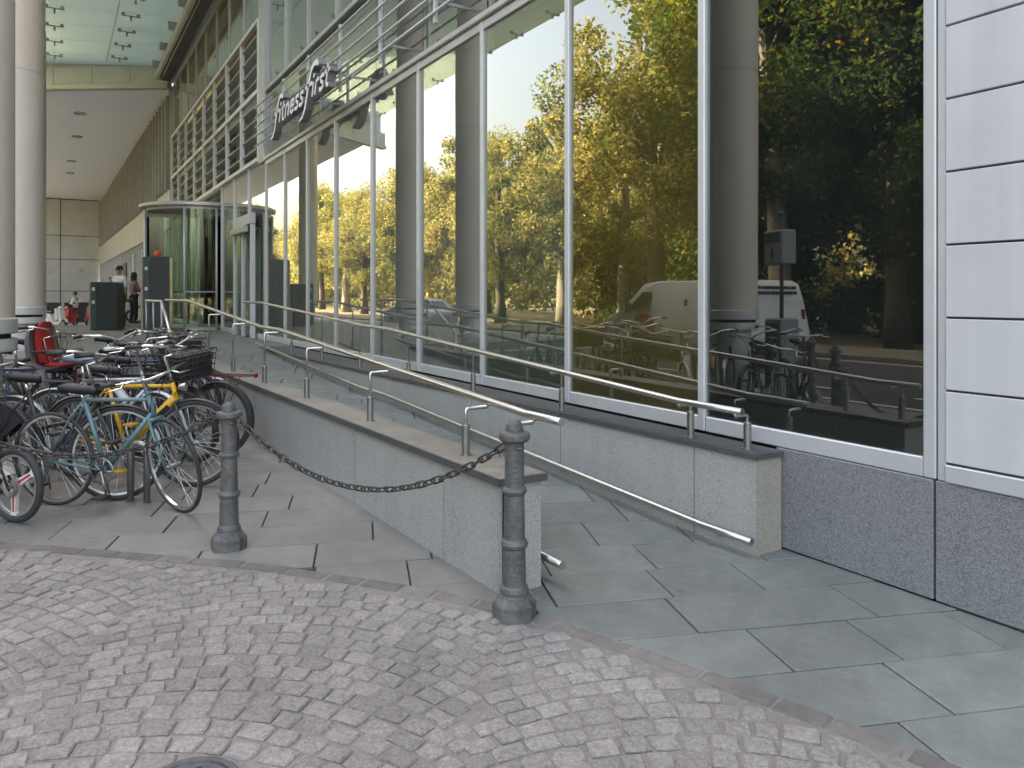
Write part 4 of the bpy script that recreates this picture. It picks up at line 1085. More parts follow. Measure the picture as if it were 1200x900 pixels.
    if bottle: MB().lathe([(.036, 0), (.036, .15), (.02, .17), (.02, .19)], 14, lerp(hb, bb, .35)+Vector((-.02, 0, .04)), T=Matrix.Rotation(-.7, 4, 'Y')).build('bottle', 'white_plastic', t)
    if child:
        shell = MB(); c0 = Vector((-.02, 0, 2*r+.10))
        # moulded shell: back and seat as one curved sheet with side wings
        prof = [(.33, .03), (.18, .0), (.03, .0), (-.07, .05), (-.11, .16), (-.14, .29), (-.14, .39), (-.12, .45)]
        wid = [.13, .16, .17, .175, .175, .165, .14, .08]; vs = []
        for (x, zz_), hw in zip(prof, wid):
            for u in (-1, -.8, -.4, 0, .4, .8, 1):
                k_ = .03*max(0, abs(u)-.5)*2; vs.append((c0.x+x+(k_ if zz_ > .05 else 0), hw*u, c0.z+zz_+(k_ if zz_ <= .05 else 0)))
        n7 = 7; fs = [(i*n7+j, i*n7+j+1, (i+1)*n7+j+1, (i+1)*n7+j) for i in range(7) for j in range(6)]
        o2 = len(vs); vs2 = [(x-.06, y*.93, z-.03) for x, y, z in vs]
        fs2 = [tuple(i+o2 for i in f[::-1]) for f in fs]
        edge = []
        for i in range(7): edge += [(i*n7, (i+1)*n7, (i+1)*n7+o2, i*n7+o2), (i*n7+6+o2, (i+1)*n7+6+o2, (i+1)*n7+6, i*n7+6)]
        edge += [tuple([*range(0, 7)][::-1]+[j+o2 for j in range(7)]) if False else (0, o2, o2+6, 6)]
        shell.add(vs+vs2, fs+fs2+edge, True)
        so_ = shell.build('child_seat', 'grey_plastic', t)
        cu = MB()
        def pad(i0, i1, k0, k1, off):
            P = []
            for i in range(i0, i1+1):
                (x, zz_), hw = prof[i], wid[i]
                for u in (-.62, -.2, .2, .62): P.append((c0.x+x+off[0], hw*u, c0.z+zz_+off[1]))
            nn_ = i1-i0; b = len(P); P2 = [(x+off[0]*1.6, y*.9, z+off[1]*1.6) for x, y, z in P]
            F = [(i*4+j, i*4+j+1, i*4+j+5, i*4+j+4) for i in range(nn_) for j in range(3)]
            F2 = [tuple(q+b for q in f[::-1]) for f in F]
            E_ = [(i*4, i*4+4, i*4+4+b, i*4+b) for i in range(nn_)]+[(i*4+3, i*4+3+b, i*4+7+b, i*4+7) for i in range(nn_)]+[(0, b, b+3, 3), (nn_*4, nn_*4+3, nn_*4+3+b, nn_*4+b)]
            cu.add(P+P2, F+F2+E_, True)
        pad(3, 7, 0, 0, (.022, .004)); pad(0, 2, 0, 0, (0, .022))
        cu.build('cushion', 'red_cloth', so_)
        for s in (-1, 1):
            MB().tube([c0+Vector((.05, s*.17, .0)), c0+Vector((.12, s*.17, -.18)), c0+Vector((.18, s*.16, -.36))], [.05, .04, .03], 8).build('leg_guard', 'grey_plastic', so_)
        MB().tube([c0+Vector((-.02, -.03, -.02)), c0+Vector((.22, -.03, -.05)), c0+Vector((.30, 0, -.12))], .008, 6).build('carrier', 'steel_dark', so_)
        MB().tube([c0+Vector((-.03, -.18, .17)), c0+Vector((.17, -.18, .18)), c0+Vector((.19, 0, .18)), c0+Vector((.17, .18, .18)), c0+Vector((-.03, .18, .17))], .017, 8).build('arm_rest', 'black_plastic', so_)
    return t
bike('slim teal bicycle, nearest in the row, just behind the hanging chain', (-6.41, .0), 47.5, 'teal_paint', wb=.98, r=.338, tw=.013, rim='chrome', steer=-26, bars='flat', saddle='black_plastic', saddle_z=.86, bar_z=.92, lean=.05, tube_r=.0145, fork_m='teal_paint')
bike('bright yellow bicycle with a fat down tube, behind the teal one', (-7.2, .17), 47, 'yellow_paint', wb=1.05, r=.34, tw=.020, steer=12, bars='city', saddle_z=.92, bar_z=1.03, fat=1.9, guards='black_plastic', fork_m='black_paint', down='black_paint', pedals='yellow_paint', lamp=True, rim='steel_dark')
bike('dark bicycle with a red-striped rear carrier towards the granite wall', (-7.63, 1.33), 226, 'black_paint', r=.345, tw=.022, rack=True, rack_light=True, guards='black_plastic', rim='steel_dark', steer=10, bars='city', saddle_z=.95)
bike('dark bicycle with a wire basket on its handlebar', (-9.25, .35), 47, 'black_paint', r=.345, tw=.019, basket=True, guards='black_plastic', steer=8, bars='city', rack=True, bar_z=1.06)
bike('bicycle carrying a red and grey child seat', (-8.76, -.02), 42, 'maroon_paint', r=.345, tw=.019, child=True, step=True, guards='black_plastic', bars='city', bar_z=1.08, steer=-14, rack=True, saddle_z=.98)
bike('dark city bicycle with a coat guard over its rear wheel, beside the teal one', (-7.02, -.38), 49, 'black_paint', r=.345, tw=.019, step=True, coat=True, guards='black_plastic', rack=True, bars='city', saddle_z=.90, steer=22, bar_z=1.0)
bike('black folding bicycle with white three-spoke wheels, at the left edge', (-6.78, -.82), 39, 'black_paint', wb=.94, r=.25, tw=.024, rim='silver_paint', mag=True, bars='flat', saddle_z=.95, bar_z=1.02, fork_m='black_paint', down='red_paint', low=.25)
bike('silver bicycle with white grips in the thick of the parked row', (-7.75, -.02), 50, 'silver_paint', r=.345, tw=.017, bars='flat', grips='white_plastic', saddle='blue_grey_vinyl', saddle_z=.96, bar_z=1.05, steer=-20, rack=True, bottle=True, guards='silver_paint', lean=-.05)
bike('dark blue bicycle without a carrier in the back of the parked row', (-9.75, .55), 44, 'blue_paint', r=.345, tw=.018, bars='flat', saddle_z=.97, bar_z=1.04, steer=15, guards='black_plastic', lean=.05)
bike('black bicycle nearest the steps in the back of the row', (-10.6, .35), 52, 'black_paint', r=.345, tw=.019, bars='flat', saddle_z=.99, bar_z=1.08, steer=-10, rack=True)
bike('black mountain bicycle with a high saddle behind the child seat', (-9.9, -.55), 46, 'black_paint', r=.35, tw=.025, bars='flat', saddle_z=1.04, bar_z=1.07, steer=12, rim='steel_dark')
bike('dark bicycle beside the pale column with a black pannier', (-8.1, -1.05), 45, 'black_paint', r=.345, tw=.018, bars='city', saddle_z=.94, bar_z=1.05, rack=True, bag=True, guards='silver_paint', steer=15)
bike('black bicycle with a bare carrier parked against the leftmost column', (-7.55, -1.35), 43, 'black_paint', r=.345, tw=.018, bars='city', saddle_z=.92, bar_z=1.02, rack=True, guards='black_plastic', steer=-12)
bike('small-wheeled bicycle with white mudguards behind the wire basket', (-10.35, 1.0), 40, 'silver_paint', wb=.95, r=.26, tw=.02, bars='flat', guards='white_plastic', saddle_z=.95, bar_z=1.05, rim='chrome', steer=20, low=.2)
bike('black bicycle with a black basket, squeezed in behind the yellow one', (-8.15, .35), 45, 'black_paint', r=.345, tw=.02, basket=True, bars='city', guards='black_plastic', bar_z=1.02, steer=-18, rim='steel_dark', lean=.04)
bike('dark blue bicycle whose handlebar pokes up behind the child seat', (-9.3, -.65), 48, 'blue_paint', r=.345, tw=.02, bars='city', saddle_z=.98, bar_z=1.1, rack=True, steer=25, guards='black_plastic', rim='steel_dark')
# rack hoops
def hoop(x, y, a, label):
    t = thing('rack_hoop', label, 'bike rack', (x, y, 0), math.radians(a), group='steel hoops of the bicycle rack')
    MB().tube([(-.04, -.05, -.02), (-.04, -.05, .38), (-.03, -.03, .42), (0, 0, .43), (.03, .03, .42), (.04, .05, .38), (.04, .05, -.02)], .024, 12).build('tube', 'steel_dark', t)
    for s in (-1, 1): MB().lathe([(.036, 0), (.036, .006), (.026, .008)], 12, (s*.04, s*.05, 0)).build('foot', 'steel_dark', t)
hoop(-6.18, .52, 0, 'low steel hoop of the bicycle rack beside the teal front wheel')
hoop(-7.1, .80, 0, 'low steel hoop of the bicycle rack behind the yellow bicycle')
hoop(-8.1, .72, 0, 'low steel hoop of the bicycle rack in the middle of the row')
hoop(-9.2, .95, 0, 'low steel hoop of the bicycle rack at the back of the row')

# ---------------------------------------------------------------- pillar boxes by the entrance
def pillar(x, y, a, w_, d_, h, label, lamp):
    t = thing('pillar_box', label, 'cabinet', (x, y, PLAT), math.radians(a), group='dark cabinets by the entrance')
    MB().cbox(-d_/2, d_/2, -w_/2, w_/2, 0, h, .012).build('body', 'box_dark', t)
    MB().cbox(-d_/2+.02, d_/2-.02, -w_/2-.05, -w_/2-.001, 0, h-.01, .008).build('side_panel', 'box_wood', t)
    MB().cbox(d_/2+.001, d_/2+.012, -w_/2+.01, -w_/2+.15, .02, h-.02, .003).build('edge_panel', 'box_edge', t)
    for z in (.55*h, .82*h): MB().cbox(d_/2+.013, d_/2+.02, -w_/2+.04, -w_/2+.11, z, z+.09, .003).build('plate', 'white_plastic', t)
    if lamp:
        MB().lathe([(.06, h), (.06, h+.03), (.085, h+.032), (.09, h+.10), (.07, h+.16), (0, h+.18)], 16, caps=False).build('warning_lamp', 'lamp_red', t)
    return t
pillar(-23.2, 1.20, -18, .66, .62, 1.27, 'shorter dark cabinet with a wooden side, left of the woman', False)
pillar(-21.75, 2.28, -14, .62, .55, 1.90, 'tall dark cabinet with a red lamp beside the revolving door', True)

# ---------------------------------------------------------------- people
def skin_obj(name, m, parent, verts, edges, radii, loc=None, root=0, sub=1):
    me = bpy.data.meshes.new(name); me.from_pydata([tuple(v) for v in verts], edges, [])
    me.materials.append(M[m]); o = link(name, me, parent)
    md = o.modifiers.new('skin', 'SKIN'); md.use_smooth_shade = True
    if not me.skin_vertices: me.skin_vertices.new()
    for i, r in enumerate(radii): me.skin_vertices[0].data[i].radius = r if isinstance(r, tuple) else (r, r); me.skin_vertices[0].data[i].use_root = (i == root)
    s = o.modifiers.new('sub', 'SUBSURF'); s.levels = sub; s.render_levels = sub
    return o
def person(label, loc, rz, h, top, legs, hair='hair_dark', long_hair=False, female=False, pose='stand', head_tilt=0., loc_z=None):
    t = thing('person', label, 'person', loc, math.radians(rz)); k = h/1.75
    V = lambda *a: Vector(a)*k
    sh = .17 if female else .195; hp = .10 if not female else .11
    arms = {'stand': [((sh+.05, -.02, 1.17), (sh+.04, .06, .94)), ((-sh-.05, -.02, 1.17), (-sh-.04, .06, .94))],
            'phone': [((sh+.03, .06, 1.15), (.06, .25, 1.22)), ((-sh-.03, .06, 1.15), (-.05, .26, 1.20))],
            'talk': [((sh+.03, .08, 1.16), (.10, .22, 1.36)), ((-sh-.05, .0, 1.16), (-sh+.08, .2, 1.05))],
            'cross': [((sh+.03, .08, 1.14), (-.02, .22, 1.16)), ((-sh-.03, .08, 1.14), (.04, .23, 1.10))]}[pose]
    vs = [V(0, 0, .95), V(0, .0, 1.12), V(0, -.005, 1.34), V(0, .0, 1.47), V(0, .02, 1.535), V(0, .03, 1.63), V(0, .02, 1.72)]
    rd = [(.135*k, .10*k), (.12*k, .088*k), (.15*k, .10*k), (.055*k, .055*k), (.052*k, .055*k), (.075*k, .092*k), (.05*k, .06*k)]
    ed = [(0, 1), (1, 2), (2, 3), (3, 4), (4, 5), (5, 6)]
    ends = []
    for (el, wr), s in zip(arms, (1, -1)):
        i = len(vs); vs += [V(s*sh, 0, 1.42), V(*el), V(*wr)]; rd += [.052*k, .040*k, .028*k]; ed += [(2, i), (i, i+1), (i+1, i+2)]; ends.append((vs[i+2], (vs[i+2]-vs[i+1]).normalized(), s))
    feet = []
    for s in (1, -1):
        i = len(vs); f = .04*s if pose != 'stand' else .06*s
        vs += [V(s*hp, 0, .88), V(s*(hp+.005), .02+f*.3, .48), V(s*(hp+.01), -.02+f*.5, .09), V(s*(hp+.02), .10+f*.5, .035)]; rd += [.085*k, .058*k, .04*k, .038*k]; ed += [(0, i), (i, i+1), (i+1, i+2), (i+2, i+3)]; feet.append(i)
    body = skin_obj('body', 'skin', t, vs, ed, rd, sub=2)
    # face features
    hc = V(0, .03, 1.64)
    f = MB()
    for s in (-1, 1): f.ball(hc+V(s*.032, .083, .005), .010*k, 6, 4)
    f.build('eyes', 'hair_dark', t)
    f = MB().ball(hc+V(0, .10, -.02), (.013*k, .02*k, .022*k), 6, 5)
    for s in (-1, 1): f.ball(hc+V(s*.082, 0, -.005), (.012*k, .02*k, .03*k), 6, 5)
    f.ball(hc+V(0, .085, -.058), (.024*k, .012*k, .008*k), 6, 4); f.build('face', 'skin', t)
    hm = MB().ball(hc+V(0, -.018, .038), (.090*k, .102*k, .092*k), 14, 8)
    if long_hair:
        hm.ball(hc+V(0, -.06, -.06), (.095*k, .07*k, .17*k), 12, 8)
        for s in (-1, 1): hm.ball(hc+V(s*.075, -.01, -.08), (.035*k, .06*k, .15*k), 8, 6)
    hm.build('hair', hair, t)
    # hands
    for wp, d, s in ends:
        mb = MB(); side = d.cross(Vector((0, 0, 1)));
        if side.length < .2: side = Vector((1, 0, 0))
        side.normalize(); mb.ball(wp+d*.045*k, (.035*k, .035*k, .038*k), 8, 5)
        for q, ln in enumerate((.065, .075, .07, .055)):
            b = wp+d*.07*k+side*(q-1.5)*.017*k; mb.tube([b, b+d*ln*.5*k, b+d*ln*.9*k+Vector((0, .0, -.015))*k], [.009*k, .0085*k, .006*k], 6)
        b = wp+d*.03*k+side*.03*k; mb.tube([b, b+(d+side).normalized()*.03*k, b+(d*1.6+side).normalized()*.06*k], [.011*k, .010*k, .007*k], 6)
        mb.build('hand', 'skin', t)
    # clothes over the body
    tv = [V(0, 0, .82), V(0, 0, 1.10), V(0, -.005, 1.34), V(0, 0, 1.455)]; tr = [(.158*k, .122*k), (.145*k, .11*k), (.168*k, .118*k), (.075*k, .075*k)]; te = [(0, 1), (1, 2), (2, 3)]
    for (el, wr), s in zip(arms, (1, -1)):
        i = len(tv); el, wr = Vector(el), Vector(wr); tv += [V(s*sh, 0, 1.42), el*k, (el+(wr-el)*.75)*k]; tr += [.070*k, .056*k, .045*k]; te += [(2, i), (i, i+1), (i+1, i+2)]
    skin_obj('shirt' if not female else 'blouse', top, t, tv, te, tr, root=1, sub=2)
    lv = [V(0, 0, 1.05)]; lr = [(.140*k, .108*k)]; le = []
    for s, i0 in zip((1, -1), feet):
        i = len(lv); lv += [vs[i0], vs[i0+1], vs[i0+2]+V(0, 0, -.02)]; lr += [.103*k, .074*k, .060*k]; le += [(0, i), (i, i+1), (i+1, i+2)]
    skin_obj('trousers', legs, t, lv, le, lr, sub=2)
    for i0 in feet:
        a = vs[i0+2]; MB().ball((a.x, a.y+.06*k, .045*k), (.05*k, .135*k, .047*k), 10, 6).build('shoe', 'black_plastic', t)
    return t
person('man in a white shirt standing behind the shorter dark cabinet', (-25.2, 1.62, PLAT), 215, 1.78, 'shirt_white', 'trousers_dark', pose='talk')
person('woman in a dark flowered blouse with long hair, near the wall', (-28.2, 2.22, PLAT), 20, 1.68, 'floral_blouse', 'trousers_dark', long_hair=True, female=True, pose='cross')
person('man in a white shirt looking down at his phone beside the red scooters', (-45.2, .88, -.05), 150, 1.76, 'shirt_white', 'trousers_dark', pose='phone')
MB().cbox(-.035, .035, -.005, .005, -.07, .07, .004).build('phone', 'black_plastic', None, loc=(-45.27, .62, 1.2), rot=(.5, 0, .4), label='small phone held by the man beside the scooters', cat='phone')

# ---------------------------------------------------------------- scooters beyond the platform
def scooter(x, y, a, paint, label, z=-.05, big=1.0):
    t = thing('scooter', label, 'scooter', (x, y, z), math.radians(a), group='scooters parked by the end wall'); t.scale = (big,)*3
    for wx in (-.62, .62):
        o = MB().lathe([(.13, -.03), (.16, -.02), (.16, .02), (.13, .03), (.02, .03)], 20, T=Matrix.Rotation(PI/2, 4, 'X')).build('wheel', 'silver_paint', t, loc=(wx, 0, .22))
        MB().tube([(.18*math.cos(2*PI*i/20), 0, .18*math.sin(2*PI*i/20)) for i in range(20)], .045, 8, closed=True).build('tyre', 'rubber', o)
    P = [(-.88, .50), (-.80, .66), (-.50, .74), (-.10, .70), (-.02, .50), (.02, .34), (.34, .32), (.50, .40), (.42, .90), (.50, .94), (.62, .60), (.66, .42), (.58, .28), (.30, .22), (-.20, .22), (-.38, .30), (-.50, .46)]
    mb = MB(); mb.extrude_y(P, -.12, .12); mb.build('body', paint, t)
    MB().cbox(.34, .52, -.20, .20, .36, .92, .05, T=Matrix.Rotation(-.12, 4, 'Y')).build('leg_shield', paint, t)
    mb = MB()
    vs = []; 
    for i in range(9):
        a_ = R_(20+i*18); vs += [(.62+.29*math.cos(a_), -.08, .22+.29*math.sin(a_)), (.62+.29*math.cos(a_), .08, .22+.29*math.sin(a_))]
    mb.add(vs, [(2*i, 2*i+1, 2*i+3, 2*i+2) for i in range(8)]); mb.build('mudguard', paint, t)
    MB().cbox(-.78, .0, -.15, .15, .72, .84, .05).build('seat', 'black_plastic', t)
    MB().tube([(.62, 0, .22), (.42, 0, .98), (.40, 0, 1.02)], .025, 8).build('steering_post', 'steel_dark', t)
    hb_ = MB().tube([(.30, .34, 1.04), (.40, .15, 1.02), (.40, -.15, 1.02), (.30, -.34, 1.04)], .018, 8).build('handlebar', 'black_plastic', t)
    MB().ball((.44, 0, .98), (.10, .12, .10), 12, 8).build('headlamp_housing', paint, t)
    MB().lathe([(.07, 0), (.06, .03), (0, .04)], 14, (.52, 0, .98), T=Matrix.Rotation(PI/2, 4, 'Y'), caps=False).build('headlamp', 'chrome', t)
    for s in (-1, 1):
        MB().tube([(.34, s*.25, 1.03), (.33, s*.30, 1.16)], .006, 5).ball((.33, s*.31, 1.20), (.015, .06, .04), 8, 5).build('mirror', 'black_plastic', t)
    MB().cbox(-.92, -.86, -.06, .06, .52, .60, .01).build('tail_light', 'lamp_red', t)
scooter(-42.6, -.05, 35, 'white_paint', 'white scooter facing out at the left end of the row')
scooter(-43.6, .62, -20, 'red_paint', 'red scooter just left of the man with the phone')
scooter(-44.5, 1.72, -30, 'red_paint', 'red scooter right of the man with the phone, by the cabinet')
scooter(-29.9, 1.72, 250, 'silver_paint', 'grey scooter between the shorter cabinet and the woman', z=PLAT, big=.95)
t = thing('top_case', 'round red top case on the ground beside the grey scooter', 'case', (-27.1, 1.42, PLAT))
MB().ball((0, 0, .15), (.22, .2, .16), 14, 8).build('shell', 'red_paint', t); MB().lathe([(.222, .13), (.222, .16)], 14).build('band', 'black_plastic', t)
# low dark planters behind the scooters
for i, (y, lb) in enumerate(((-.6, 'low dark planter behind the white scooter'), (1.3, 'low dark planter behind the red scooters'))):
    t = thing('planter', lb, 'planter', (-52, y, -.05), group='low planters along the end wall')
    MB().cbox(-.4, .4, -.85, .85, 0, 1.15, .03).build('trough', 'dark_panel', t); MB().cbox(-.34, .34, -.79, .79, 1.151, 1.18, .01).build('soil', 'park_ground', t)
MB().cbox(-.06, .06, -.12, .12, -.15, .15, .02).build('wall_light', 'alu_grey', None, loc=(-71.05, 1.75, 3.6), label='small light box fixed to the stone end wall', cat='light')

# ---------------------------------------------------------------- street side, seen in the glass
def car(x, y, a, prof, hw, wheels, paint, glass, label, cat, name, belt, extras=None, wr=.32):
    t = thing(name, label, cat, (x, y, -.055), math.radians(a))
    n = len(prof); zt = max(z for _, z in prof)
    def wd(z): return hw-(.16*((z-belt)/(zt-belt))**1.3 if z > belt else .05*((belt-z)/belt)**2)
    mb = MB(); rows = [1.0, .94, .0]
    vs = []
    cx = sum(p[0] for p in prof)/n; cz = sum(p[1] for p in prof)/n
    for s in (-1, 1):
        for ins, f in ((0., .96), (.035, 1.0)):
            pass
    ringsY = []
    for yy, ins in ((-1., .05), (-.97, .015), (-.90, 0.), (.90, 0.), (.97, .015), (1., .05)):
        for (px_, pz) in prof:
            d = Vector((cx-px_, cz-pz)); d = d.normalized()*ins; vs.append((px_+d.x, yy*wd(pz), pz+d.y))
    fs = [(k*n+i, k*n+(i+1) % n, (k+1)*n+(i+1) % n, (k+1)*n+i) for k in range(5) for i in range(n)]
    fs += [tuple(range(n))[::-1], tuple(5*n+i for i in range(n))]
    mb.add(vs, fs, True); body = mb.build('body', paint, t)
    body.data.shade_smooth() if False else None
    for gp in glass:
        for s in (-1, 1):
            P = [Vector((px_, s*(wd(pz)+.004), pz)) for px_, pz in gp]
            mb = MB().add(P, [tuple(range(len(P)))[::s]]); mb.build('side_window', 'car_glass', t)
    for wx in wheels:
        for s in (-1, 1):
            o = MB().lathe([(0, .02), (.06, .03), (wr*.62, .02), (wr*.64, -.08)], 20, T=Matrix.Rotation(-s*PI/2, 4, 'X'), caps=False).build('wheel', 'silver_paint', t, loc=(wx, s*(hw-.05), wr))
            MB().lathe([(wr*.63, .0), (wr*.66, .03), (wr*.93, .03), (wr, .01), (wr, -.17), (wr*.6, -.18)], 24, T=Matrix.Rotation(-s*PI/2, 4, 'X'), caps=False).build('tyre', 'rubber', o)
            mb = MB().lathe([(0, -.01), (wr+.07, -.01), (wr+.07, -.12)], 24, T=Matrix.Rotation(-s*PI/2, 4, 'X'), caps=False); mb.build('wheel_arch', 'black_plastic', t, loc=(wx, s*(hw-.062+.014), wr+.03))
    return t, wd
vp = [(0, .45), (.02, .75), (.10, 1.05), (.16, 1.5), (.24, 1.86), (.40, 1.95), (3.2, 1.97), (3.75, 1.90), (4.5, 1.22), (4.95, 1.06), (5.2, .90), (5.28, .60), (5.25, .32), (4.7, .26), (.3, .26)]
van, wd = car(-11.75, -6.6, 180, vp, .97, (.95, 4.1), 'white_paint', [[(3.35, 1.18), (3.32, 1.68), (3.72, 1.70), (4.22, 1.22)]], 'white delivery van parked across the street, mirrored in the windows', 'van', 'van', 1.05)
# rear doors, lamps, plate, lettering blurred to rows of dark marks
for s in (-1, 1):
    MB().cbox(.10, .20, s*.80-.07, s*.80+.07, .85, 1.28, .015).build('tail_lamp', 'tail_lamp', van)
MB().cbox(-.06, .16, -.93, .93, .32, .55, .03).build('bumper', 'black_plastic', van)
MB().cbox(-.005, .06, -.26, .26, .62, .74, .005).build('number_plate', 'white_plastic', van)
MB().box(.085, .10, -.006, .006, .6, 1.85).build('door_gap', 'black_plastic', van)
for row, z in enumerate((1.74, 1.62)):
    mb = MB(); y = -.62
    while y < .6:
        l = rnd.uniform(.03, .07); mb.box(.14-.02*row+.03, .19-.02*row+.02, y, y+l, z, z+.07); y += l+rnd.choice((.02, .02, .06))
    mb.build('lettering', 'car_grey', van)
MB().cbox(1.95, 2.05, -1.0, -.975, 1.35, 1.5, .004).build('emblem', 'car_grey', van)
for s in (-1, 1): MB().cbox(4.05, 4.15, s*1.04-.1, s*1.04+.1, 1.15, 1.42, .04).build('mirror', 'black_plastic', van)
sp_ = [(0, .5), (.05, .85), (.25, .98), (.55, 1.0), (1.0, 1.36), (1.9, 1.46), (2.6, 1.42), (3.3, 1.02), (4.15, .88), (4.35, .65), (4.32, .32), (3.9, .24), (.3, .24)]
sg = [[(.85, 1.02), (1.12, 1.32), (1.75, 1.38), (1.75, 1.02)], [(1.85, 1.02), (1.85, 1.38), (2.5, 1.36), (3.0, 1.03)]]
for x, p, lb in ((-29.5, 'silver_paint', 'silver car parked along the street beyond the van, mirrored in the glass'),):
    c_, _ = car(x, -6.4, 180, sp_, .88, (.85, 3.4), p, sg, lb, 'car', 'parked_car', .95)
    for s in (-1, 1):
        MB().cbox(-.01, .08, s*.68-.12, s*.68+.12, .70, .84, .02).build('tail_lamp', 'tail_lamp', c_)
    P = [(.30, 1.02), (.97, 1.38)]
    MB().add([(.50, -.62, 1.025), (.50, .62, 1.025), (.93, .55, 1.345), (.93, -.55, 1.345)], [(0, 1, 2, 3)]).build('rear_window', 'car_glass', c_)
    MB().add([(3.22, -.64, 1.085), (3.22, .64, 1.085), (2.68, .56, 1.395), (2.68, -.56, 1.395)], [(3, 2, 1, 0)]).build('windscreen', 'car_glass', c_)
t = thing('parking_meter', 'grey parking ticket cabinet with a sign box on its pole, mirrored in the rightmost window', 'parking meter', (-7.62, -1.62, -.05), .25)
MB().cbox(-.19, .19, -.16, .16, 0, 1.24, .02).build('cabinet', 'meter_grey', t)
MB().cbox(-.16, .16, .161, .168, .15, 1.18, .004).build('door', 'meter_dark', t)
MB().tube([(0, 0, 1.24), (0, 0, 2.75)], .03, 10).build('pole', 'meter_dark', t)
sb_ = MB().cbox(-.21, .21, -.10, .16, 2.02, 2.52, .02).build('sign_box', 'meter_grey', t)
MB().cbox(-.17, .17, .161, .166, 2.34, 2.48, .003).build('sign_panel', 'meter_dark', sb_)
MB().extrude_y([(-.05, 2.20), (.05, 2.20), (0, 2.08)], .162, .167).cbox(-.02, .02, .162, .167, 2.19, 2.27, .002).build('arrow', 'meter_dark', sb_)
MB().lathe([(.05, 2.75), (.06, 2.78), (.02, 2.80)], 10).build('pole_cap', 'meter_dark', t)

# ---------------------------------------------------------------- trees across the street
def crown_mesh(name, seed, rx, rz, nleaf, m, ls, flat=1., clumps=70):
    r2 = random.Random(seed); vs = []; fs = []; cl = []
    for _ in range(clumps):
        while True:
            p = Vector((r2.uniform(-1, 1), r2.uniform(-1, 1), r2.uniform(-1, 1)))
            if .25 < p.length < 1: break
        cl.append((Vector((p.x*rx, p.y*rx, p.z*rz)), r2.uniform(.13, .30)*rx))
    for i in range(nleaf):
        c, r = r2.choice(cl); d = Vector((r2.gauss(0, 1), r2.gauss(0, 1), r2.gauss(0, .8))).normalized()*r*(r2.random()**.4)
        p = c+d; s = ls*r2.uniform(.6, 1.3)
        n = Vector((r2.gauss(0, 1), r2.gauss(0, 1), r2.gauss(.3, 1))).normalized(); a = n.orthogonal().normalized(); a = Matrix.Rotation(r2.uniform(0, 6.3), 3, n) @ a; b = n.cross(a)
        o = len(vs); vs += [p-a*s, p+b*s*.55-n*s*.12, p+a*s, p-b*s*.55-n*s*.12]; fs += [(o, o+1, o+2, o+3)]
    return MB().add(vs, fs).mesh(name, m), cl
def trunk_mesh(seed, h, r, cl, base, m):
    r2 = random.Random(seed); mb = MB(); pts = []; lx = r2.uniform(-.04, .04); ly = r2.uniform(-.04, .04)
    for i in range(8): t = i/7; pts.append(Vector((lx*h*t+.12*math.sin(t*5+seed), ly*h*t+.1*math.cos(t*4+seed), h*t-.15)))
    mb.tube(pts, [r*(1.35 if i == 0 else lerp(1, .35, i/7)) for i in range(8)], 10)
    for c, q in cl[::5]:
        e = c+Vector((0, 0, base)); s_ = pts[min(7, max(3, int(7*(e.z-1.5)/h)))]
        if e.z < s_.z: s_ = pts[3]
        mid = lerp(s_, e, .5)+Vector((0, 0, .3)); mb.tube([s_, mid, e], [r*.32, r*.2, r*.06], 6)
    return mb.mesh('trunk', m)
KT = []
for i, (sd_i, rx, rz, nl, m, ls, base, th, bark) in enumerate(((1, 3.4, 4.2, 26000, 'leaves_green', .095, 8.2, 11, 'bark_pale'), (2, 3.8, 4.6, 28000, 'leaves_gold', .095, 7.4, 10.5, 'bark'), (3, 4.2, 5.6, 30000, 'leaves_dark', .10, 9.0, 12.5, 'bark'), (4, 3.0, 3.6, 22000, 'leaves_gold', .09, 5.8, 8.2, 'bark_pale'))):
    cm, cl = crown_mesh('crown', sd_i, rx, rz, nl, m, ls); KT.append((cm, trunk_mesh(sd_i, th, .33, cl, base, bark), base))
KIND = ['loosely leaved green tree with a pale trunk', 'golden autumn tree with a dark trunk', 'tall dense dark green tree', 'small golden tree with a pale trunk']
r3 = random.Random(21)
TR = [(-17.7, -13.5, 0, 1.25), (-14.2, -14.8, 2, 1.0), (-21.5, -16.0, 2, 1.1), (-11.0, -16.5, 2, 1.15), (-16.2, -18.5, 2, 1.2), (-24.2, -14.0, 1, 1.3), (-33.0, -19.5, 3, 1.15), (-22.5, -19.5, 2, 1.25), (-35.5, -17, 3, 1.25), (-41, -16, 1, .95),
      (-47, -17.5, 3, 1.3), (-54, -16, 1, .95), (-61, -18, 3, 1.35), (-69, -17, 1, 1.0), (-78, -18.5, 3, 1.4), (-88, -19, 1, 1.1), (-30, -24, 2, 1.1), (-40, -25, 1, 1.0), (-50, -27, 1, 1.05), (-64, -28, 1, 1.1), (-6, -15, 2, 1.1), (0, -16, 2, 1.1), (-100, -22, 1, 1.2), (-112, -16, 3, 1.5)]
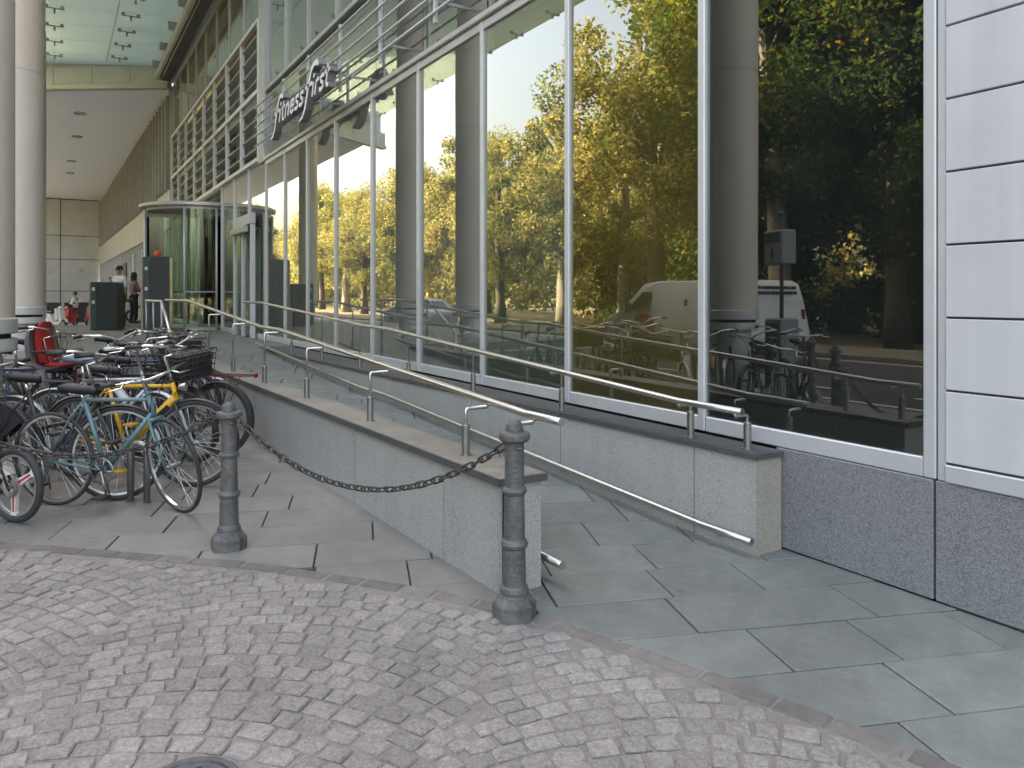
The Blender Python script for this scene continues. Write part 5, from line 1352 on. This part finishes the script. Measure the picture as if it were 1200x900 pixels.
ordw = ['first',  'second', 'third', 'fourth', 'fifth', 'sixth', 'seventh', 'eighth', 'ninth', 'tenth']
cnt = {}
TR.sort(key=lambda q: -q[0])
for (x, y, kd, s) in TR:
    i = cnt.get(kd, 0); cnt[kd] = i+1
    t = thing('street_tree', '%s, %s such from the right' % (KIND[kd], ordw[i]), 'tree', (x, y, -.1), r3.uniform(0, 6.28), 'trees across the street')
    t.scale = (s, s, s*r3.uniform(.92, 1.08))
    link('trunk', KT[kd][1], t); link('crown', KT[kd][0], t, loc=(0, 0, KT[kd][2]))
# undergrowth and the wood behind the trees
def thicket(name, x0, x1, y0, y1, h, n, m, ls, seed):
    r2 = random.Random(seed); vs = []; fs = []; cl = []
    for _ in range(int((x1-x0)*abs(y1-y0)*.35)+20):
        cl.append((Vector((r2.uniform(x0, x1), r2.uniform(y0, y1), r2.uniform(.1, 1)**1.2*h)), r2.uniform(.6, 1.5)))
    for i in range(n):
        c, r = r2.choice(cl); p = c+Vector((r2.gauss(0, 1), r2.gauss(0, 1), r2.gauss(0, .8)))*r*.55
        if p.z < 0: p.z = -p.z
        s = ls*r2.uniform(.6, 1.3); nn = Vector((r2.gauss(0, 1), r2.gauss(0, 1), r2.gauss(.3, 1))).normalized(); a = nn.orthogonal().normalized(); a = Matrix.Rotation(r2.uniform(0, 6.3), 3, nn) @ a; b = nn.cross(a)
        o = len(vs); vs += [p-a*s, p+b*s*.55, p+a*s, p-b*s*.55]; fs += [(o, o+1, o+2, o+3)]
    return MB().add(vs, fs).build(name, m, kind='stuff', label='dense dark undergrowth and wood filling the park across the street' if seed == 5 else 'golden far wood closing the view down the street' if seed == 6 else 'sunlit golden wood glimpsed through gaps in the dark undergrowth', cat='undergrowth' if seed == 5 else 'woodland')
thicket('undergrowth', -36, 4, -26, -19, 6.5, 75000, 'leaves_dark', .17, 5)
thicket('sunlit_wood', -45, 0, -40, -30, 11, 40000, 'leaves_gold', .24, 7)
thicket('far_wood', -150, -34, -40, -24, 7.5, 60000, 'leaves_gold', .26, 6)
